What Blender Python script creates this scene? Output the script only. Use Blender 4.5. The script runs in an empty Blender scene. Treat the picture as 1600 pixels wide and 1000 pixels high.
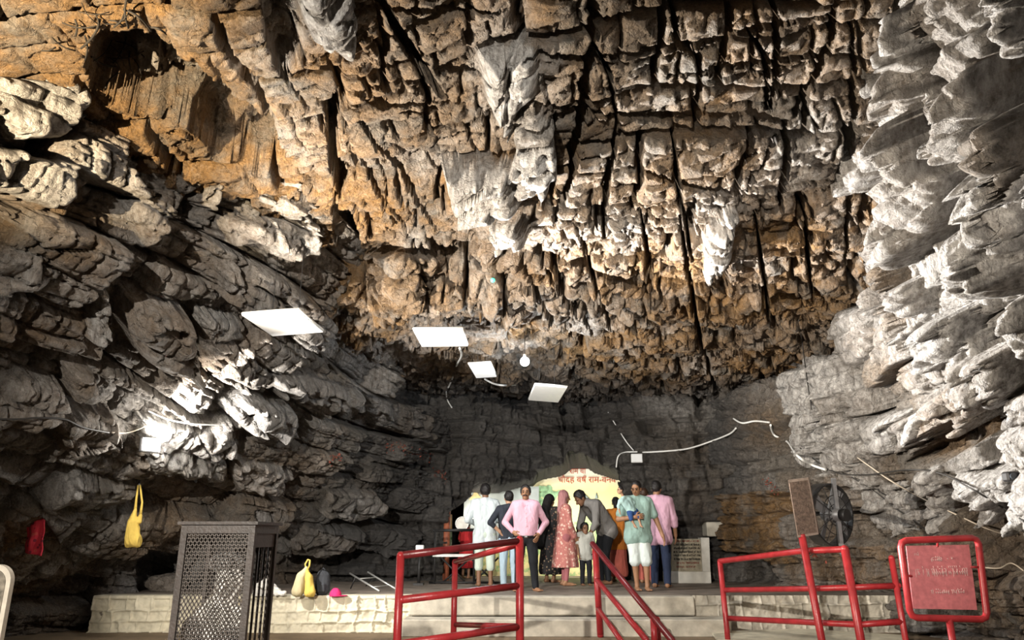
import bpy, math, random
import numpy as np

C = bpy.context.scene
COL = C.collection
random.seed(7)

# ------------------------------------------------------------------ camera
CAM_H = 1.45
PITCH = math.radians(16.5)
FPX = 1150.0                       # focal length in pixels of the 1600 wide frame
SP, CP = math.sin(PITCH), math.cos(PITCH)
cam_data = bpy.data.cameras.new('camera')
cam_data.sensor_width = 36.0
cam_data.lens = FPX / 1600.0 * 36.0
cam_data.clip_start = 0.05
cam_data.clip_end = 200
cam = bpy.data.objects.new('camera', cam_data)
cam.location = (0, 0, CAM_H)
cam.rotation_euler = (math.pi / 2 + PITCH, 0, 0)
COL.objects.link(cam)
C.camera = cam

# ------------------------------------------------------------------ view + world
C.view_settings.view_transform = 'Standard'
C.view_settings.look = 'None'
C.view_settings.gamma = 1.0
C.view_settings.use_curve_mapping = False
C.view_settings.exposure = 0.0
world = bpy.data.worlds.new('cave_dark')
C.world = world
world.use_nodes = True
bg = world.node_tree.nodes['Background']
bg.inputs['Color'].default_value = (0.9, 0.86, 0.8, 1)
bg.inputs['Strength'].default_value = 0.02


def lamp(name, kind, loc, power, colour, size=0.1, target=None, angle=120, blend=0.5):
    d = bpy.data.lights.new(name, kind)
    d.energy = power
    d.color = colour
    if kind == 'SPOT':
        d.spot_size = math.radians(angle)
        d.spot_blend = blend
        d.shadow_soft_size = size
    elif kind == 'POINT':
        d.shadow_soft_size = size
    elif kind == 'AREA':
        d.size = size
    o = bpy.data.objects.new(name, d)
    o.location = loc
    if target is not None:
        from mathutils import Vector
        o.rotation_euler = (Vector(target) - Vector(loc)).to_track_quat('-Z', 'Y').to_euler()
    COL.objects.link(o)
    return o


# floodlights out of view at near left and behind, then added spots and the bulb
lamp('floodlight_beam_warm', 'SPOT', (-5.7, 1.2, 2.5), 10500, (1.0, 0.80, 0.52), 0.04, (-4.7, 5.0, 6.2), 56, 0.6)
lamp('floodlight_beam_steps', 'SPOT', (-3.0, -5.0, 4.2), 9800, (1.0, 0.93, 0.82), 0.06, (0.4, 14, 1.0), 46, 0.4)
lamp('added_roof_spot', 'SPOT', (-3.7, 7.3, 2.5), 5000, (1.0, 0.88, 0.72), 0.025, (1.2, 8.2, 5.6), 110, 0.7)  # unseen spot added in mid air to graze the roof, no fixture
lamp('added_wall_spot', 'SPOT', (-2.2, 11.4, 2.7), 15000, (1.0, 0.97, 0.92), 0.03, (5.2, 5.6, 4.3), 66, 0.5)  # unseen spot added in mid air to light the right wall, no fixture
lamp('bulb_light', 'POINT', (0.22, 12.3, 4.1), 190, (0.90, 0.96, 1.0), 0.05)  # light given off by the hanging bulb
C.cycles.max_bounces = 4
C.cycles.diffuse_bounces = 2

# ------------------------------------------------------------------ photo pixel -> place
def P(px, py, d):
    """point seen at a photo pixel, d metres along the lens axis"""
    x = (px - 800) / FPX * d
    v = (500 - py) / FPX * d
    return np.array((x, d * CP - v * SP, CAM_H + d * SP + v * CP))


def ray(px, py):
    return P(px, py, 1.0) - np.array((0, 0, CAM_H))


def PY(px, py, Y):
    r = ray(px, py)
    return np.array((0, 0, CAM_H)) + r * (Y / r[1])


def PZ(px, py, Z):
    r = ray(px, py)
    return np.array((0, 0, CAM_H)) + r * ((Z - CAM_H) / r[2])


def pix(p):
    """world points (N,3) -> photo pixels"""
    X, Y, Z = p[:, 0], p[:, 1], p[:, 2] - CAM_H
    d = Y * CP + Z * SP
    v = -Y * SP + Z * CP
    d = np.where(d > 0.2, d, np.nan)
    return 800 + X / d * FPX, 500 - v / d * FPX


# ------------------------------------------------------------------ numpy noise
def hsh(a, b=0, c=0, seed=0):
    a = np.asarray(a).astype(np.int64)
    n = (a * 374761393 + np.asarray(b).astype(np.int64) * 668265263 + np.asarray(c).astype(np.int64) * 2147483647 + seed * 974711) & 0xFFFFFFFF
    n = ((n ^ (n >> 13)) * 1274126177) & 0xFFFFFFFF
    n = ((n ^ (n >> 15)) * 2246822519) & 0xFFFFFFFF
    n = n ^ (n >> 16)
    return (n & 0xFFFFFF) / float(0x1000000)


def vn2(u, v, seed=0):
    i, j = np.floor(u), np.floor(v)
    f, g = u - i, v - j
    f = f * f * (3 - 2 * f)
    g = g * g * (3 - 2 * g)
    a, b = hsh(i, j, 0, seed), hsh(i + 1, j, 0, seed)
    c, d = hsh(i, j + 1, 0, seed), hsh(i + 1, j + 1, 0, seed)
    return (a * (1 - f) + b * f) * (1 - g) + (c * (1 - f) + d * f) * g - 0.5


def fbm2(u, v, octv=4, seed=0, gain=0.5):
    s, amp = 0, 1.0
    for k in range(octv):
        s = s + amp * vn2(u * 2 ** k + 17.3 * k, v * 2 ** k - 9.1 * k, seed + k)
        amp *= gain
    return s


def vn3(p, seed=0):
    i = np.floor(p)
    f = p - i
    f = f * f * (3 - 2 * f)
    r = 0
    for dx in (0, 1):
        for dy in (0, 1):
            for dz in (0, 1):
                w = (f[:, 0] if dx else 1 - f[:, 0]) * (f[:, 1] if dy else 1 - f[:, 1]) * (f[:, 2] if dz else 1 - f[:, 2])
                r = r + w * hsh(i[:, 0] + dx, i[:, 1] + dy, i[:, 2] + dz, seed)
    return r - 0.5


def sstep(a, b, x):
    t = np.clip((x - a) / (b - a), 0, 1)
    return t * t * (3 - 2 * t)


# ------------------------------------------------------------------ tags, meshes
def tag(o, label=None, cat=None, group=None, kind=None):
    if label: o['label'] = label
    if cat: o['category'] = cat
    if group: o['group'] = group
    if kind: o['kind'] = kind
    return o


def thing(name, label, cat, loc=(0, 0, 0), rotz=0.0, group=None):
    o = bpy.data.objects.new(name, None)
    o.empty_display_size = 0.1
    COL.objects.link(o)
    o.location = [float(c) for c in loc]
    o.rotation_euler = (0, 0, rotz)
    return tag(o, label, cat, group)


def mesh_obj(name, verts, faces, mat, parent=None, smooth=False):
    """verts list/array, faces list or (M,4)/(M,3) array"""
    me = bpy.data.meshes.new(name)
    if isinstance(faces, np.ndarray):
        V = np.asarray(verts, dtype=np.float32)
        n, k = faces.shape
        me.vertices.add(len(V))
        me.vertices.foreach_set('co', V.ravel())
        me.loops.add(n * k)
        me.loops.foreach_set('vertex_index', faces.astype(np.int32).ravel())
        me.polygons.add(n)
        me.polygons.foreach_set('loop_start', np.arange(0, n * k, k, dtype=np.int32))
        me.update(calc_edges=True)
        me.validate()
    else:
        me.from_pydata([tuple(map(float, v)) for v in verts], [], faces)
        me.update()
    if smooth:
        me.polygons.foreach_set('use_smooth', np.ones(len(me.polygons), dtype=bool))
    if mat:
        for m in (mat if isinstance(mat, (list, tuple)) else [mat]):
            me.materials.append(m)
    o = bpy.data.objects.new(name, me)
    COL.objects.link(o)
    if parent:
        o.parent = parent
    return o


class MB:
    """collects simple solids for ONE mesh object"""
    def __init__(self):
        self.v, self.f, self.s = [], [], []

    def add(self, v, f, smooth=False):
        b = len(self.v)
        self.v += [tuple(map(float, q)) for q in v]
        self.f += [tuple(i + b for i in q) for q in f]
        self.s += [smooth] * len(f)
        return self

    def box(self, c, s, rot=None):
        c = np.array(c, float)
        h = np.array(s, float) / 2
        P8 = np.array([(x, y, z) for x in (-1, 1) for y in (-1, 1) for z in (-1, 1)], float) * h
        if rot is not None:
            P8 = P8 @ np.array(rot).T
        P8 = P8 + c
        return self.add(P8, [(0, 1, 3, 2), (4, 6, 7, 5), (0, 4, 5, 1), (2, 3, 7, 6), (0, 2, 6, 4), (1, 5, 7, 3)])

    def bevbox(self, c, s, b=0.01, rot=None):
        c = np.array(c, float)
        h = np.array(s, float) / 2
        b = min(b, *(h * 0.98))
        V, F = [], []
        import itertools
        idx = {}
        for sg in itertools.product((-1, 1), repeat=3):
            for ax in range(3):
                q = np.array(sg, float) * (h - b)
                q[ax] = sg[ax] * h[ax]
                idx[(sg, ax)] = len(V)
                V.append(q)
        for ax in range(3):
            o1, o2 = (ax + 1) % 3, (ax + 2) % 3
            for s_ in (-1, 1):
                loop = []
                for a, bb in ((-1, -1), (1, -1), (1, 1), (-1, 1)):
                    sg = [0, 0, 0]; sg[ax] = s_; sg[o1] = a; sg[o2] = bb
                    loop.append(idx[(tuple(sg), ax)])
                F.append(tuple(loop if s_ > 0 else loop[::-1]))
        for ax in range(3):          # edges along ax
            o1, o2 = (ax + 1) % 3, (ax + 2) % 3
            for a in (-1, 1):
                for bb in (-1, 1):
                    sg0 = [0, 0, 0]; sg0[o1] = a; sg0[o2] = bb
                    lo, hi = list(sg0), list(sg0)
                    lo[ax], hi[ax] = -1, 1
                    lo, hi = tuple(lo), tuple(hi)
                    q = (idx[(lo, o1)], idx[(hi, o1)], idx[(hi, o2)], idx[(lo, o2)])
                    F.append(q if a * bb < 0 else q[::-1])
        for sg in itertools.product((-1, 1), repeat=3):
            t = (idx[(sg, 0)], idx[(sg, 1)], idx[(sg, 2)])
            F.append(t if sg[0] * sg[1] * sg[2] > 0 else t[::-1])
        V = np.array(V)
        if rot is not None:
            V = V @ np.array(rot).T
        return self.add(V + c, F)

    def tube(self, pts, r, n=10, cap=True, closed=False):
        pts = [np.array(p, float) for p in pts]
        m = len(pts)
        rs = r if isinstance(r, (list, tuple, np.ndarray)) else [r] * m
        tang = []
        for i in range(m):
            if closed:
                t = pts[(i + 1) % m] - pts[i - 1]
            else:
                t = pts[min(i + 1, m - 1)] - pts[max(i - 1, 0)]
            tang.append(t / (np.linalg.norm(t) + 1e-9))
        up = np.array((0, 0, 1.0)) if abs(tang[0][2]) < 0.9 else np.array((1.0, 0, 0))
        a = np.cross(tang[0], up); a /= np.linalg.norm(a)
        V, F = [], []
        for i in range(m):
            a = a - tang[i] * np.dot(a, tang[i]); a /= (np.linalg.norm(a) + 1e-9)
            b = np.cross(tang[i], a)
            for k in range(n):
                w = 2 * math.pi * k / n
                V.append(pts[i] + rs[i] * (math.cos(w) * a + math.sin(w) * b))
        for i in range(m if closed else m - 1):
            j = (i + 1) % m
            for k in range(n):
                F.append((i * n + k, i * n + (k + 1) % n, j * n + (k + 1) % n, j * n + k))
        base = len(self.v)
        self.add(V, F, True)
        if cap and not closed:
            self.f += [tuple(base + k for k in range(n))[::-1], tuple(base + (m - 1) * n + k for k in range(n))]
            self.s += [False, False]
        return self

    def prism(self, outline, vec):
        o = [np.array(p, float) for p in outline]
        n = len(o)
        vec = np.array(vec, float)
        V = o + [p + vec for p in o]
        F = [tuple(range(n))[::-1], tuple(range(n, 2 * n))] + [(k, (k + 1) % n, n + (k + 1) % n, n + k) for k in range(n)]
        return self.add(V, F)

    def ball(self, c, r, n=12, m=8, sc=(1, 1, 1)):
        V, F = [], []
        for i in range(m + 1):
            t = math.pi * i / m
            for k in range(n):
                w = 2 * math.pi * k / n
                V.append((c[0] + sc[0] * r * math.sin(t) * math.cos(w), c[1] + sc[1] * r * math.sin(t) * math.sin(w), c[2] + sc[2] * r * math.cos(t)))
        for i in range(m):
            for k in range(n):
                F.append((i * n + k, i * n + n + k, i * n + n + (k + 1) % n, i * n + (k + 1) % n))
        return self.add(V, F, True)

    def build(self, name, mat, parent=None):
        o = mesh_obj(name, self.v, self.f, mat, parent)
        o.data.polygons.foreach_set('use_smooth', self.s)
        return o


def rotz(a):
    c, s = math.cos(a), math.sin(a)
    return np.array(((c, -s, 0), (s, c, 0), (0, 0, 1.0)))


def rotx(a):
    c, s = math.cos(a), math.sin(a)
    return np.array(((1.0, 0, 0), (0, c, -s), (0, s, c)))


def roty(a):
    c, s = math.cos(a), math.sin(a)
    return np.array(((c, 0, s), (0, 1.0, 0), (-s, 0, c)))


# ------------------------------------------------------------------ materials
def mat_new(name):
    m = bpy.data.materials.new(name)
    m.use_nodes = True
    nt = m.node_tree
    return m, nt, nt.nodes['Principled BSDF']


def N(nt, kind, **kw):
    n = nt.nodes.new(kind)
    for k, v in kw.items():
        if hasattr(n, k):
            setattr(n, k, v)
        else:
            n.inputs[k].default_value = v
    return n


def simple(name, col, rough=0.6, metal=0.0, var=0.15, scale=12.0, bump=0.0, bscale=60.0, spec=0.4):
    """plain procedural material: base colour with a noise variation and a fine bump"""
    m, nt, b = mat_new(name)
    tc = N(nt, 'ShaderNodeTexCoord')
    no = N(nt, 'ShaderNodeTexNoise'); no.inputs['Scale'].default_value = scale; no.inputs['Detail'].default_value = 5
    nt.links.new(tc.outputs['Object'], no.inputs['Vector'])
    cr = N(nt, 'ShaderNodeValToRGB')
    lo = [max(0, c * (1 - var)) for c in col]; hi = [min(1, c * (1 + var)) for c in col]
    cr.color_ramp.elements[0].position = 0.3; cr.color_ramp.elements[0].color = (*lo, 1)
    cr.color_ramp.elements[1].position = 0.7; cr.color_ramp.elements[1].color = (*hi, 1)
    nt.links.new(no.outputs['Fac'], cr.inputs['Fac'])
    nt.links.new(cr.outputs['Color'], b.inputs['Base Color'])
    b.inputs['Roughness'].default_value = rough
    b.inputs['Metallic'].default_value = metal
    b.inputs['Specular IOR Level'].default_value = spec
    if bump > 0:
        n2 = N(nt, 'ShaderNodeTexNoise'); n2.inputs['Scale'].default_value = bscale; n2.inputs['Detail'].default_value = 4
        nt.links.new(tc.outputs['Object'], n2.inputs['Vector'])
        bp = N(nt, 'ShaderNodeBump'); bp.inputs['Strength'].default_value = bump; bp.inputs['Distance'].default_value = 0.01
        nt.links.new(n2.outputs['Fac'], bp.inputs['Height'])
        nt.links.new(bp.outputs['Normal'], b.inputs['Normal'])
    return m


def emit(name, col, strength):
    m, nt, b = mat_new(name)
    b.inputs['Base Color'].default_value = (*col, 1)
    b.inputs['Emission Color'].default_value = (*col, 1)
    b.inputs['Emission Strength'].default_value = strength
    return m


def rock_material():
    m, nt, b = mat_new('cave_rock')
    L = nt.links.new
    geo = N(nt, 'ShaderNodeNewGeometry')
    at = {k: N(nt, 'ShaderNodeAttribute', attribute_name=k) for k in ('ochre', 'pale', 'soot_shade')}
    n1 = N(nt, 'ShaderNodeTexNoise'); n1.inputs['Scale'].default_value = 1.7; n1.inputs['Detail'].default_value = 8; n1.inputs['Roughness'].default_value = 0.68
    n2 = N(nt, 'ShaderNodeTexNoise'); n2.inputs['Scale'].default_value = 9.0; n2.inputs['Detail'].default_value = 8; n2.inputs['Roughness'].default_value = 0.75
    n3 = N(nt, 'ShaderNodeTexNoise'); n3.inputs['Scale'].default_value = 34.0; n3.inputs['Detail'].default_value = 6; n3.inputs['Roughness'].default_value = 0.7
    mp = N(nt, 'ShaderNodeMapping'); mp.inputs['Scale'].default_value = (9, 9, 1.6)
    n4 = N(nt, 'ShaderNodeTexNoise'); n4.inputs['Scale'].default_value = 1.6; n4.inputs['Detail'].default_value = 7; n4.inputs['Roughness'].default_value = 0.7
    for n in (n1, n2, n3):
        L(geo.outputs['Position'], n.inputs['Vector'])
    L(geo.outputs['Position'], mp.inputs['Vector']); L(mp.outputs['Vector'], n4.inputs['Vector'])

    def ramp(src, p0, p1, c0=(0, 0, 0, 1), c1=(1, 1, 1, 1)):
        r = N(nt, 'ShaderNodeValToRGB')
        r.color_ramp.elements[0].position = p0; r.color_ramp.elements[0].color = c0
        r.color_ramp.elements[1].position = p1; r.color_ramp.elements[1].color = c1
        L(src, r.inputs['Fac'])
        return r.outputs['Color']

    def mix(f, a, c, mode='MIX'):
        x = N(nt, 'ShaderNodeMix', data_type='RGBA', blend_type=mode)
        if isinstance(f, float): x.inputs['Factor'].default_value = f
        else: L(f, x.inputs['Factor'])
        for s, q in (('A', a), ('B', c)):
            sock = [i for i in x.inputs if i.name == s and i.type == 'RGBA'][0]
            if isinstance(q, tuple): sock.default_value = q
            else: L(q, sock)
        return [o for o in x.outputs if o.type == 'RGBA'][0]

    def math_(op, a, c):
        x = N(nt, 'ShaderNodeMath', operation=op)
        for k, q in enumerate((a, c)):
            if isinstance(q, (int, float)): x.inputs[k].default_value = q
            else: L(q, x.inputs[k])
        x.use_clamp = True
        return x.outputs[0]

    mixn = N(nt, 'ShaderNodeMath', operation='MULTIPLY_ADD'); L(n3.outputs['Fac'], mixn.inputs[0]); mixn.inputs[1].default_value = 0.55
    hl = N(nt, 'ShaderNodeMath', operation='MULTIPLY'); L(n2.outputs['Fac'], hl.inputs[0]); hl.inputs[1].default_value = 0.45; L(hl.outputs[0], mixn.inputs[2])
    gr = mixn.outputs[0]
    grey = ramp(gr, 0.32, 0.68, (0.045, 0.038, 0.031, 1), (0.26, 0.235, 0.205, 1))
    brown = ramp(gr, 0.30, 0.70, (0.060, 0.030, 0.010, 1), (0.36, 0.205, 0.075, 1))
    f_o = math_('MULTIPLY', at['ochre'].outputs['Fac'], ramp(n1.outputs['Fac'], 0.34, 0.56))
    col = mix(f_o, grey, brown)
    pale = ramp(n4.outputs['Fac'], 0.33, 0.62, (0.15, 0.138, 0.13, 1), (0.66, 0.64, 0.62, 1))
    pmask = math_('MULTIPLY', at['pale'].outputs['Fac'], ramp(n2.outputs['Fac'], 0.22, 0.52))
    col = mix(pmask, col, pale)
    # natural pale mineral bloom in patches everywhere
    bloom = math_('MULTIPLY', ramp(n1.outputs['Fac'], 0.56, 0.70), ramp(n3.outputs['Fac'], 0.40, 0.60))
    col = mix(math_('MULTIPLY', bloom, 0.55), col, (0.46, 0.43, 0.39, 1))
    col = mix(at['soot_shade'].outputs['Fac'], col, mix(0.18, (0.030, 0.031, 0.034, 1), grey))
    L(col, b.inputs['Base Color'])
    b.inputs['Roughness'].default_value = 0.72
    b.inputs['Specular IOR Level'].default_value = 0.35
    s = N(nt, 'ShaderNodeMath', operation='MULTIPLY_ADD'); L(n4.outputs['Fac'], s.inputs[0]); s.inputs[1].default_value = 0.9; L(n3.outputs['Fac'], s.inputs[2])
    s2 = N(nt, 'ShaderNodeMath', operation='MULTIPLY_ADD'); L(n2.outputs['Fac'], s2.inputs[0]); s2.inputs[1].default_value = 1.2; L(s.outputs[0], s2.inputs[2])
    wp = N(nt, 'ShaderNodeVectorMath', operation='MULTIPLY_ADD'); L(n1.outputs['Color'], wp.inputs[0]); wp.inputs[1].default_value = (0.5, 0.5, 0.5); L(geo.outputs['Position'], wp.inputs[2])
    vo = N(nt, 'ShaderNodeTexVoronoi', feature='DISTANCE_TO_EDGE'); vo.inputs['Scale'].default_value = 3.2; L(wp.outputs[0], vo.inputs['Vector'])
    vr = ramp(vo.outputs['Distance'], 0.0, 0.05)
    vo2 = N(nt, 'ShaderNodeTexVoronoi', feature='DISTANCE_TO_EDGE'); vo2.inputs['Scale'].default_value = 8.5; L(wp.outputs[0], vo2.inputs['Vector'])
    vr2 = ramp(vo2.outputs['Distance'], 0.0, 0.07)
    for q, w_ in ((vr, 0.45), (vr2, 0.12)):
        a_ = N(nt, 'ShaderNodeMath', operation='MULTIPLY_ADD'); L(q, a_.inputs[0]); a_.inputs[1].default_value = w_; L(s2.outputs[0], a_.inputs[2]); s2 = a_
    bp = N(nt, 'ShaderNodeBump'); bp.inputs['Strength'].default_value = 1.0; bp.inputs['Distance'].default_value = 0.05
    L(s2.outputs[0], bp.inputs['Height']); L(bp.outputs['Normal'], b.inputs['Normal'])
    return m


ROCK = rock_material()

# ================================================================== THE CAVE
def catmull(A, n):
    """A (k, ...) control values at uniform parameters -> n samples"""
    A = np.asarray(A, float)
    k = len(A)
    t = np.linspace(0, k - 1, n)
    i = np.clip(np.floor(t).astype(int), 0, k - 2)
    f = (t - i).reshape((-1,) + (1,) * (A.ndim - 1))
    p0, p1, p2, p3 = A[np.clip(i - 1, 0, k - 1)], A[i], A[i + 1], A[np.clip(i + 2, 0, k - 1)]
    m1, m2 = (p2 - p0) * 0.5, (p3 - p1) * 0.5
    f2, f3 = f * f, f * f * f
    return (2 * f3 - 3 * f2 + 1) * p1 + (f3 - 2 * f2 + f) * m1 + (-2 * f3 + 3 * f2) * p2 + (f3 - f2) * m2


def in_poly(px, py, poly):
    ins = np.zeros(len(px), bool)
    n = len(poly)
    for a in range(n):
        x0, y0 = poly[a]
        x1, y1 = poly[(a + 1) % n]
        if y0 == y1:
            continue
        c = ((y0 > py) != (y1 > py)) & (px < (x1 - x0) * (py - y0) / (y1 - y0) + x0)
        ins ^= c
    return ins


def edge_dist(px, py, poly):
    d = np.full(len(px), 1e9)
    n = len(poly)
    for a in range(n):
        x0, y0 = poly[a]
        x1, y1 = poly[(a + 1) % n]
        ex, ey = x1 - x0, y1 - y0
        L2 = ex * ex + ey * ey + 1e-9
        t = np.clip(((px - x0) * ex + (py - y0) * ey) / L2, 0, 1)
        d = np.minimum(d, np.hypot(px - x0 - t * ex, py - y0 - t * ey))
    return d


def blocks(u, v, LV, WU, amp, seed, crackw=0.03, crackd=0.1, tilt=0.6, warp=0.25, skew=0.0, bevel=0.05, power=1.3):
    """fractured bedding: beds of thickness ~LV along v cut into blocks ~WU long along u; returns height and a random id"""
    wv = warp * LV * fbm2(u / (WU * 1.7) + 3.1, v / (LV * 3) + 1.7, 3, seed + 50)
    f = (v + wv) / LV
    i = np.floor(f)
    jl = lambda q: q + 0.55 * (hsh(q, 1, 2, seed) - 0.5)
    i = np.where(f < jl(i), i - 1, np.where(f >= jl(i + 1), i + 1, i))
    lo, hi = jl(i), jl(i + 1)
    dv = np.minimum(f - lo, hi - f) * LV
    w = WU * (0.55 + 1.1 * hsh(i, 5, 0, seed + 3))
    uu = u + skew * v * (hsh(i, 6, 0, seed) - 0.5) * 2 + 0.18 * LV * fbm2(u / LV + 7, v / LV * 1.3, 3, seed + 90)
    g = uu / w + 37.0 * hsh(i, 9, 1, seed)
    k = np.floor(g)
    jk = lambda q: q + 0.6 * (hsh(q, i, 3, seed) - 0.5)
    k = np.where(g < jk(k), k - 1, np.where(g >= jk(k + 1), k + 1, k))
    gl, gh = jk(k), jk(k + 1)
    du = np.minimum(g - gl, gh - g) * w
    r = hsh(i, k, 11, seed)
    a, b = hsh(i, k, 12, seed) - 0.5, hsh(i, k, 13, seed) - 0.5
    cu, cv = (g - gl) / (gh - gl) - 0.5, (f - lo) / (hi - lo) - 0.5
    h = amp * (r ** power) + amp * tilt * (a * cu * 2 + b * cv * 2)
    d = np.minimum(du, dv)
    cs = 0.35 + 0.65 * hsh(i, k, 14, seed)
    h = h - crackd * cs * (1 - sstep(0, crackw, d)) - bevel * np.exp(-d / (0.10 * LV + 0.01))
    return h, r


def patch_grid(ctrl, res):
    A = np.array(ctrl, float)                       # rows (v) x cols (u) x 3
    lu = max(np.linalg.norm(np.diff(A[r], axis=0), axis=1).sum() for r in range(len(A)))
    lv = max(np.linalg.norm(np.diff(A[:, c], axis=0), axis=1).sum() for c in range(A.shape[1]))
    nu, nv = int(lu / res), int(lv / res)
    B = catmull(A, nv)
    G = np.swapaxes(catmull(np.swapaxes(B, 0, 1), nu), 0, 1)      # nv x nu x 3
    U = np.cumsum(np.concatenate([np.zeros((nv, 1)), np.linalg.norm(np.diff(G, axis=1), axis=2)], 1), 1)
    V = np.cumsum(np.concatenate([np.zeros((1, nu)), np.linalg.norm(np.diff(G, axis=0), axis=2)], 0), 0)
    gu = np.gradient(G, axis=1); gv = np.gradient(G, axis=0)
    n = np.cross(gu, gv)
    n /= np.linalg.norm(n, axis=2, keepdims=True) + 1e-9
    return G, U, V, n


STAMPS = {'ceiling': [], 'wall_left': [], 'wall_right': [], 'wall_back': []}


def stamp(where, poly, amt, keep=0.35, bev=0.05, tx=0.0, ty=0.0, pale=None, ochre=None, soot_shade=None, rough=0.02, stria=0.0, ridge=None):
    """a block (amt > 0) standing out of, or a hollow (amt < 0) sunk into, a rock face; outline as measured on the photo"""
    STAMPS[where].append((np.array(poly, float), amt, keep, bev, tx, ty, pale, ochre, soot_shade, rough, stria, ridge))


def build_patch(name, ctrl, res, hfun, afun, centre=(0, 9, 2.6)):
    G, U, V, n = patch_grid(ctrl, res)
    nv, nu = U.shape
    p0 = G.reshape(-1, 3); nn = n.reshape(-1, 3); u = U.ravel(); v = V.ravel()
    s = np.sign(((np.array(centre) - p0) * nn).sum(1).mean())
    nn = nn * s
    h = hfun(u, v, p0)
    att = afun(u, v, p0)                           # dict ochre / pale / soot
    for (poly, amt, keep, bev, tx, ty, pa, oc, so, ro, st, rg) in STAMPS[name]:
        q = p0 + nn * (amt if amt > 0 else 0)
        px, py = pix(q)
        x0, y0 = poly.min(0) - 2; x1, y1 = poly.max(0) + 2
        with np.errstate(invalid='ignore'):
            m = (px > x0) & (px < x1) & (py > y0) & (py < y1)
        idx = np.nonzero(m)[0]
        if len(idx) == 0:
            continue
        a, b = px[idx], py[idx]
        dep = np.linalg.norm(q[idx] - np.array((0, 0, CAM_H)), axis=1)
        jit = 0.025 * (x1 - x0 + y1 - y0) * 0.5
        a2 = a + jit * fbm2(u[idx] * 2.3, v[idx] * 2.3, 4, 77)
        b2 = b + jit * fbm2(u[idx] * 2.3 + 31, v[idx] * 2.3, 4, 78)
        ins = in_poly(a2, b2, poly)
        idx = idx[ins]
        if len(idx) == 0:
            continue
        a, b, a2, b2, dep = a[ins], b[ins], a2[ins], b2[ins], dep[ins]
        d = edge_dist(a2, b2, poly) / FPX * dep
        c = poly.mean(0); sz = np.maximum(np.ptp(poly, axis=0), 1)
        hh = amt * (1 - 0.45 * np.exp(-d / max(bev, 1e-3))) + abs(amt) * (tx * (a - c[0]) / sz[0] + ty * (b - c[1]) / sz[1])
        if rg is not None:                          # (place of the arris 0..1 across, fall to its left, fall to its right, slant)
            xn = (a2 - poly[:, 0].min()) / sz[0] - rg[3] * ((b2 - c[1]) / sz[1])
            hh = hh - abs(amt) * (rg[1] * np.maximum(0, rg[0] - xn) + rg[2] * np.maximum(0, xn - rg[0]))
        hh = hh + ro * 1.2 * fbm2(u[idx] * 4, v[idx] * 4, 5, 5) 
        hf, _ = blocks(u[idx], v[idx], 0.24, 0.34, 0.16, 55, crackw=0.02, crackd=0.05, tilt=1.2, warp=0.9, skew=0.6, bevel=0.02)
        hh = hh + (hf - 0.08) * min(1.0, 0.4 + abs(amt))
        if st:
            hh = hh + st * fbm2(u[idx] * 9 if st > 0 else u[idx] * 1.2, v[idx] * 1.2 if st > 0 else v[idx] * 9, 4, 6)
        h[idx] = hh + keep * h[idx]
        for key, val in (('pale', pa), ('ochre', oc), ('soot_shade', so)):
            if val is not None:
                att[key][idx] = val
    p = p0 + nn * h[:, None]
    I = np.arange(nu * nv).reshape(nv, nu)
    F = np.stack([I[:-1, :-1], I[:-1, 1:], I[1:, 1:], I[1:, :-1]], -1).reshape(-1, 4)
    if s < 0:
        F = F[:, ::-1].copy()
    o = mesh_obj(name, p, F, ROCK)
    for key in ('ochre', 'pale', 'soot_shade'):
        la = o.data.attributes.new(key, 'FLOAT', 'POINT')
        la.data.foreach_set('value', np.clip(att[key], 0, 1).astype(np.float32))
    tag(o, kind='structure')
    return o


# ---- roof: a jointed slab cut by two sets of cracks, stepping down to the back
CEIL_Z = 5.6


def ceil_base(X, Y):
    z = np.full(np.shape(X), CEIL_Z)
    z = z - 0.30 * sstep(-0.15, 0.05, X + 0.03 * (Y - 7)) * sstep(3, 4, Y)          # right hand slab hangs lower
    back = sstep(10.15, 10.45, Y + 0.25 * np.sin(X * 3.0))
    z = z - 0.62 * back * (1 - 0.8 * sstep(-0.7, 0.3, X))
    z = z - 0.045 * np.clip(Y - 8, 0, None) * (0.4 + 0.6 * sstep(-1, 1.5, X))
    z = z + 0.50 * np.clip(8.8 - Y, 0, None) * sstep(-2.6, 1.6, X)
    return z


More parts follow.
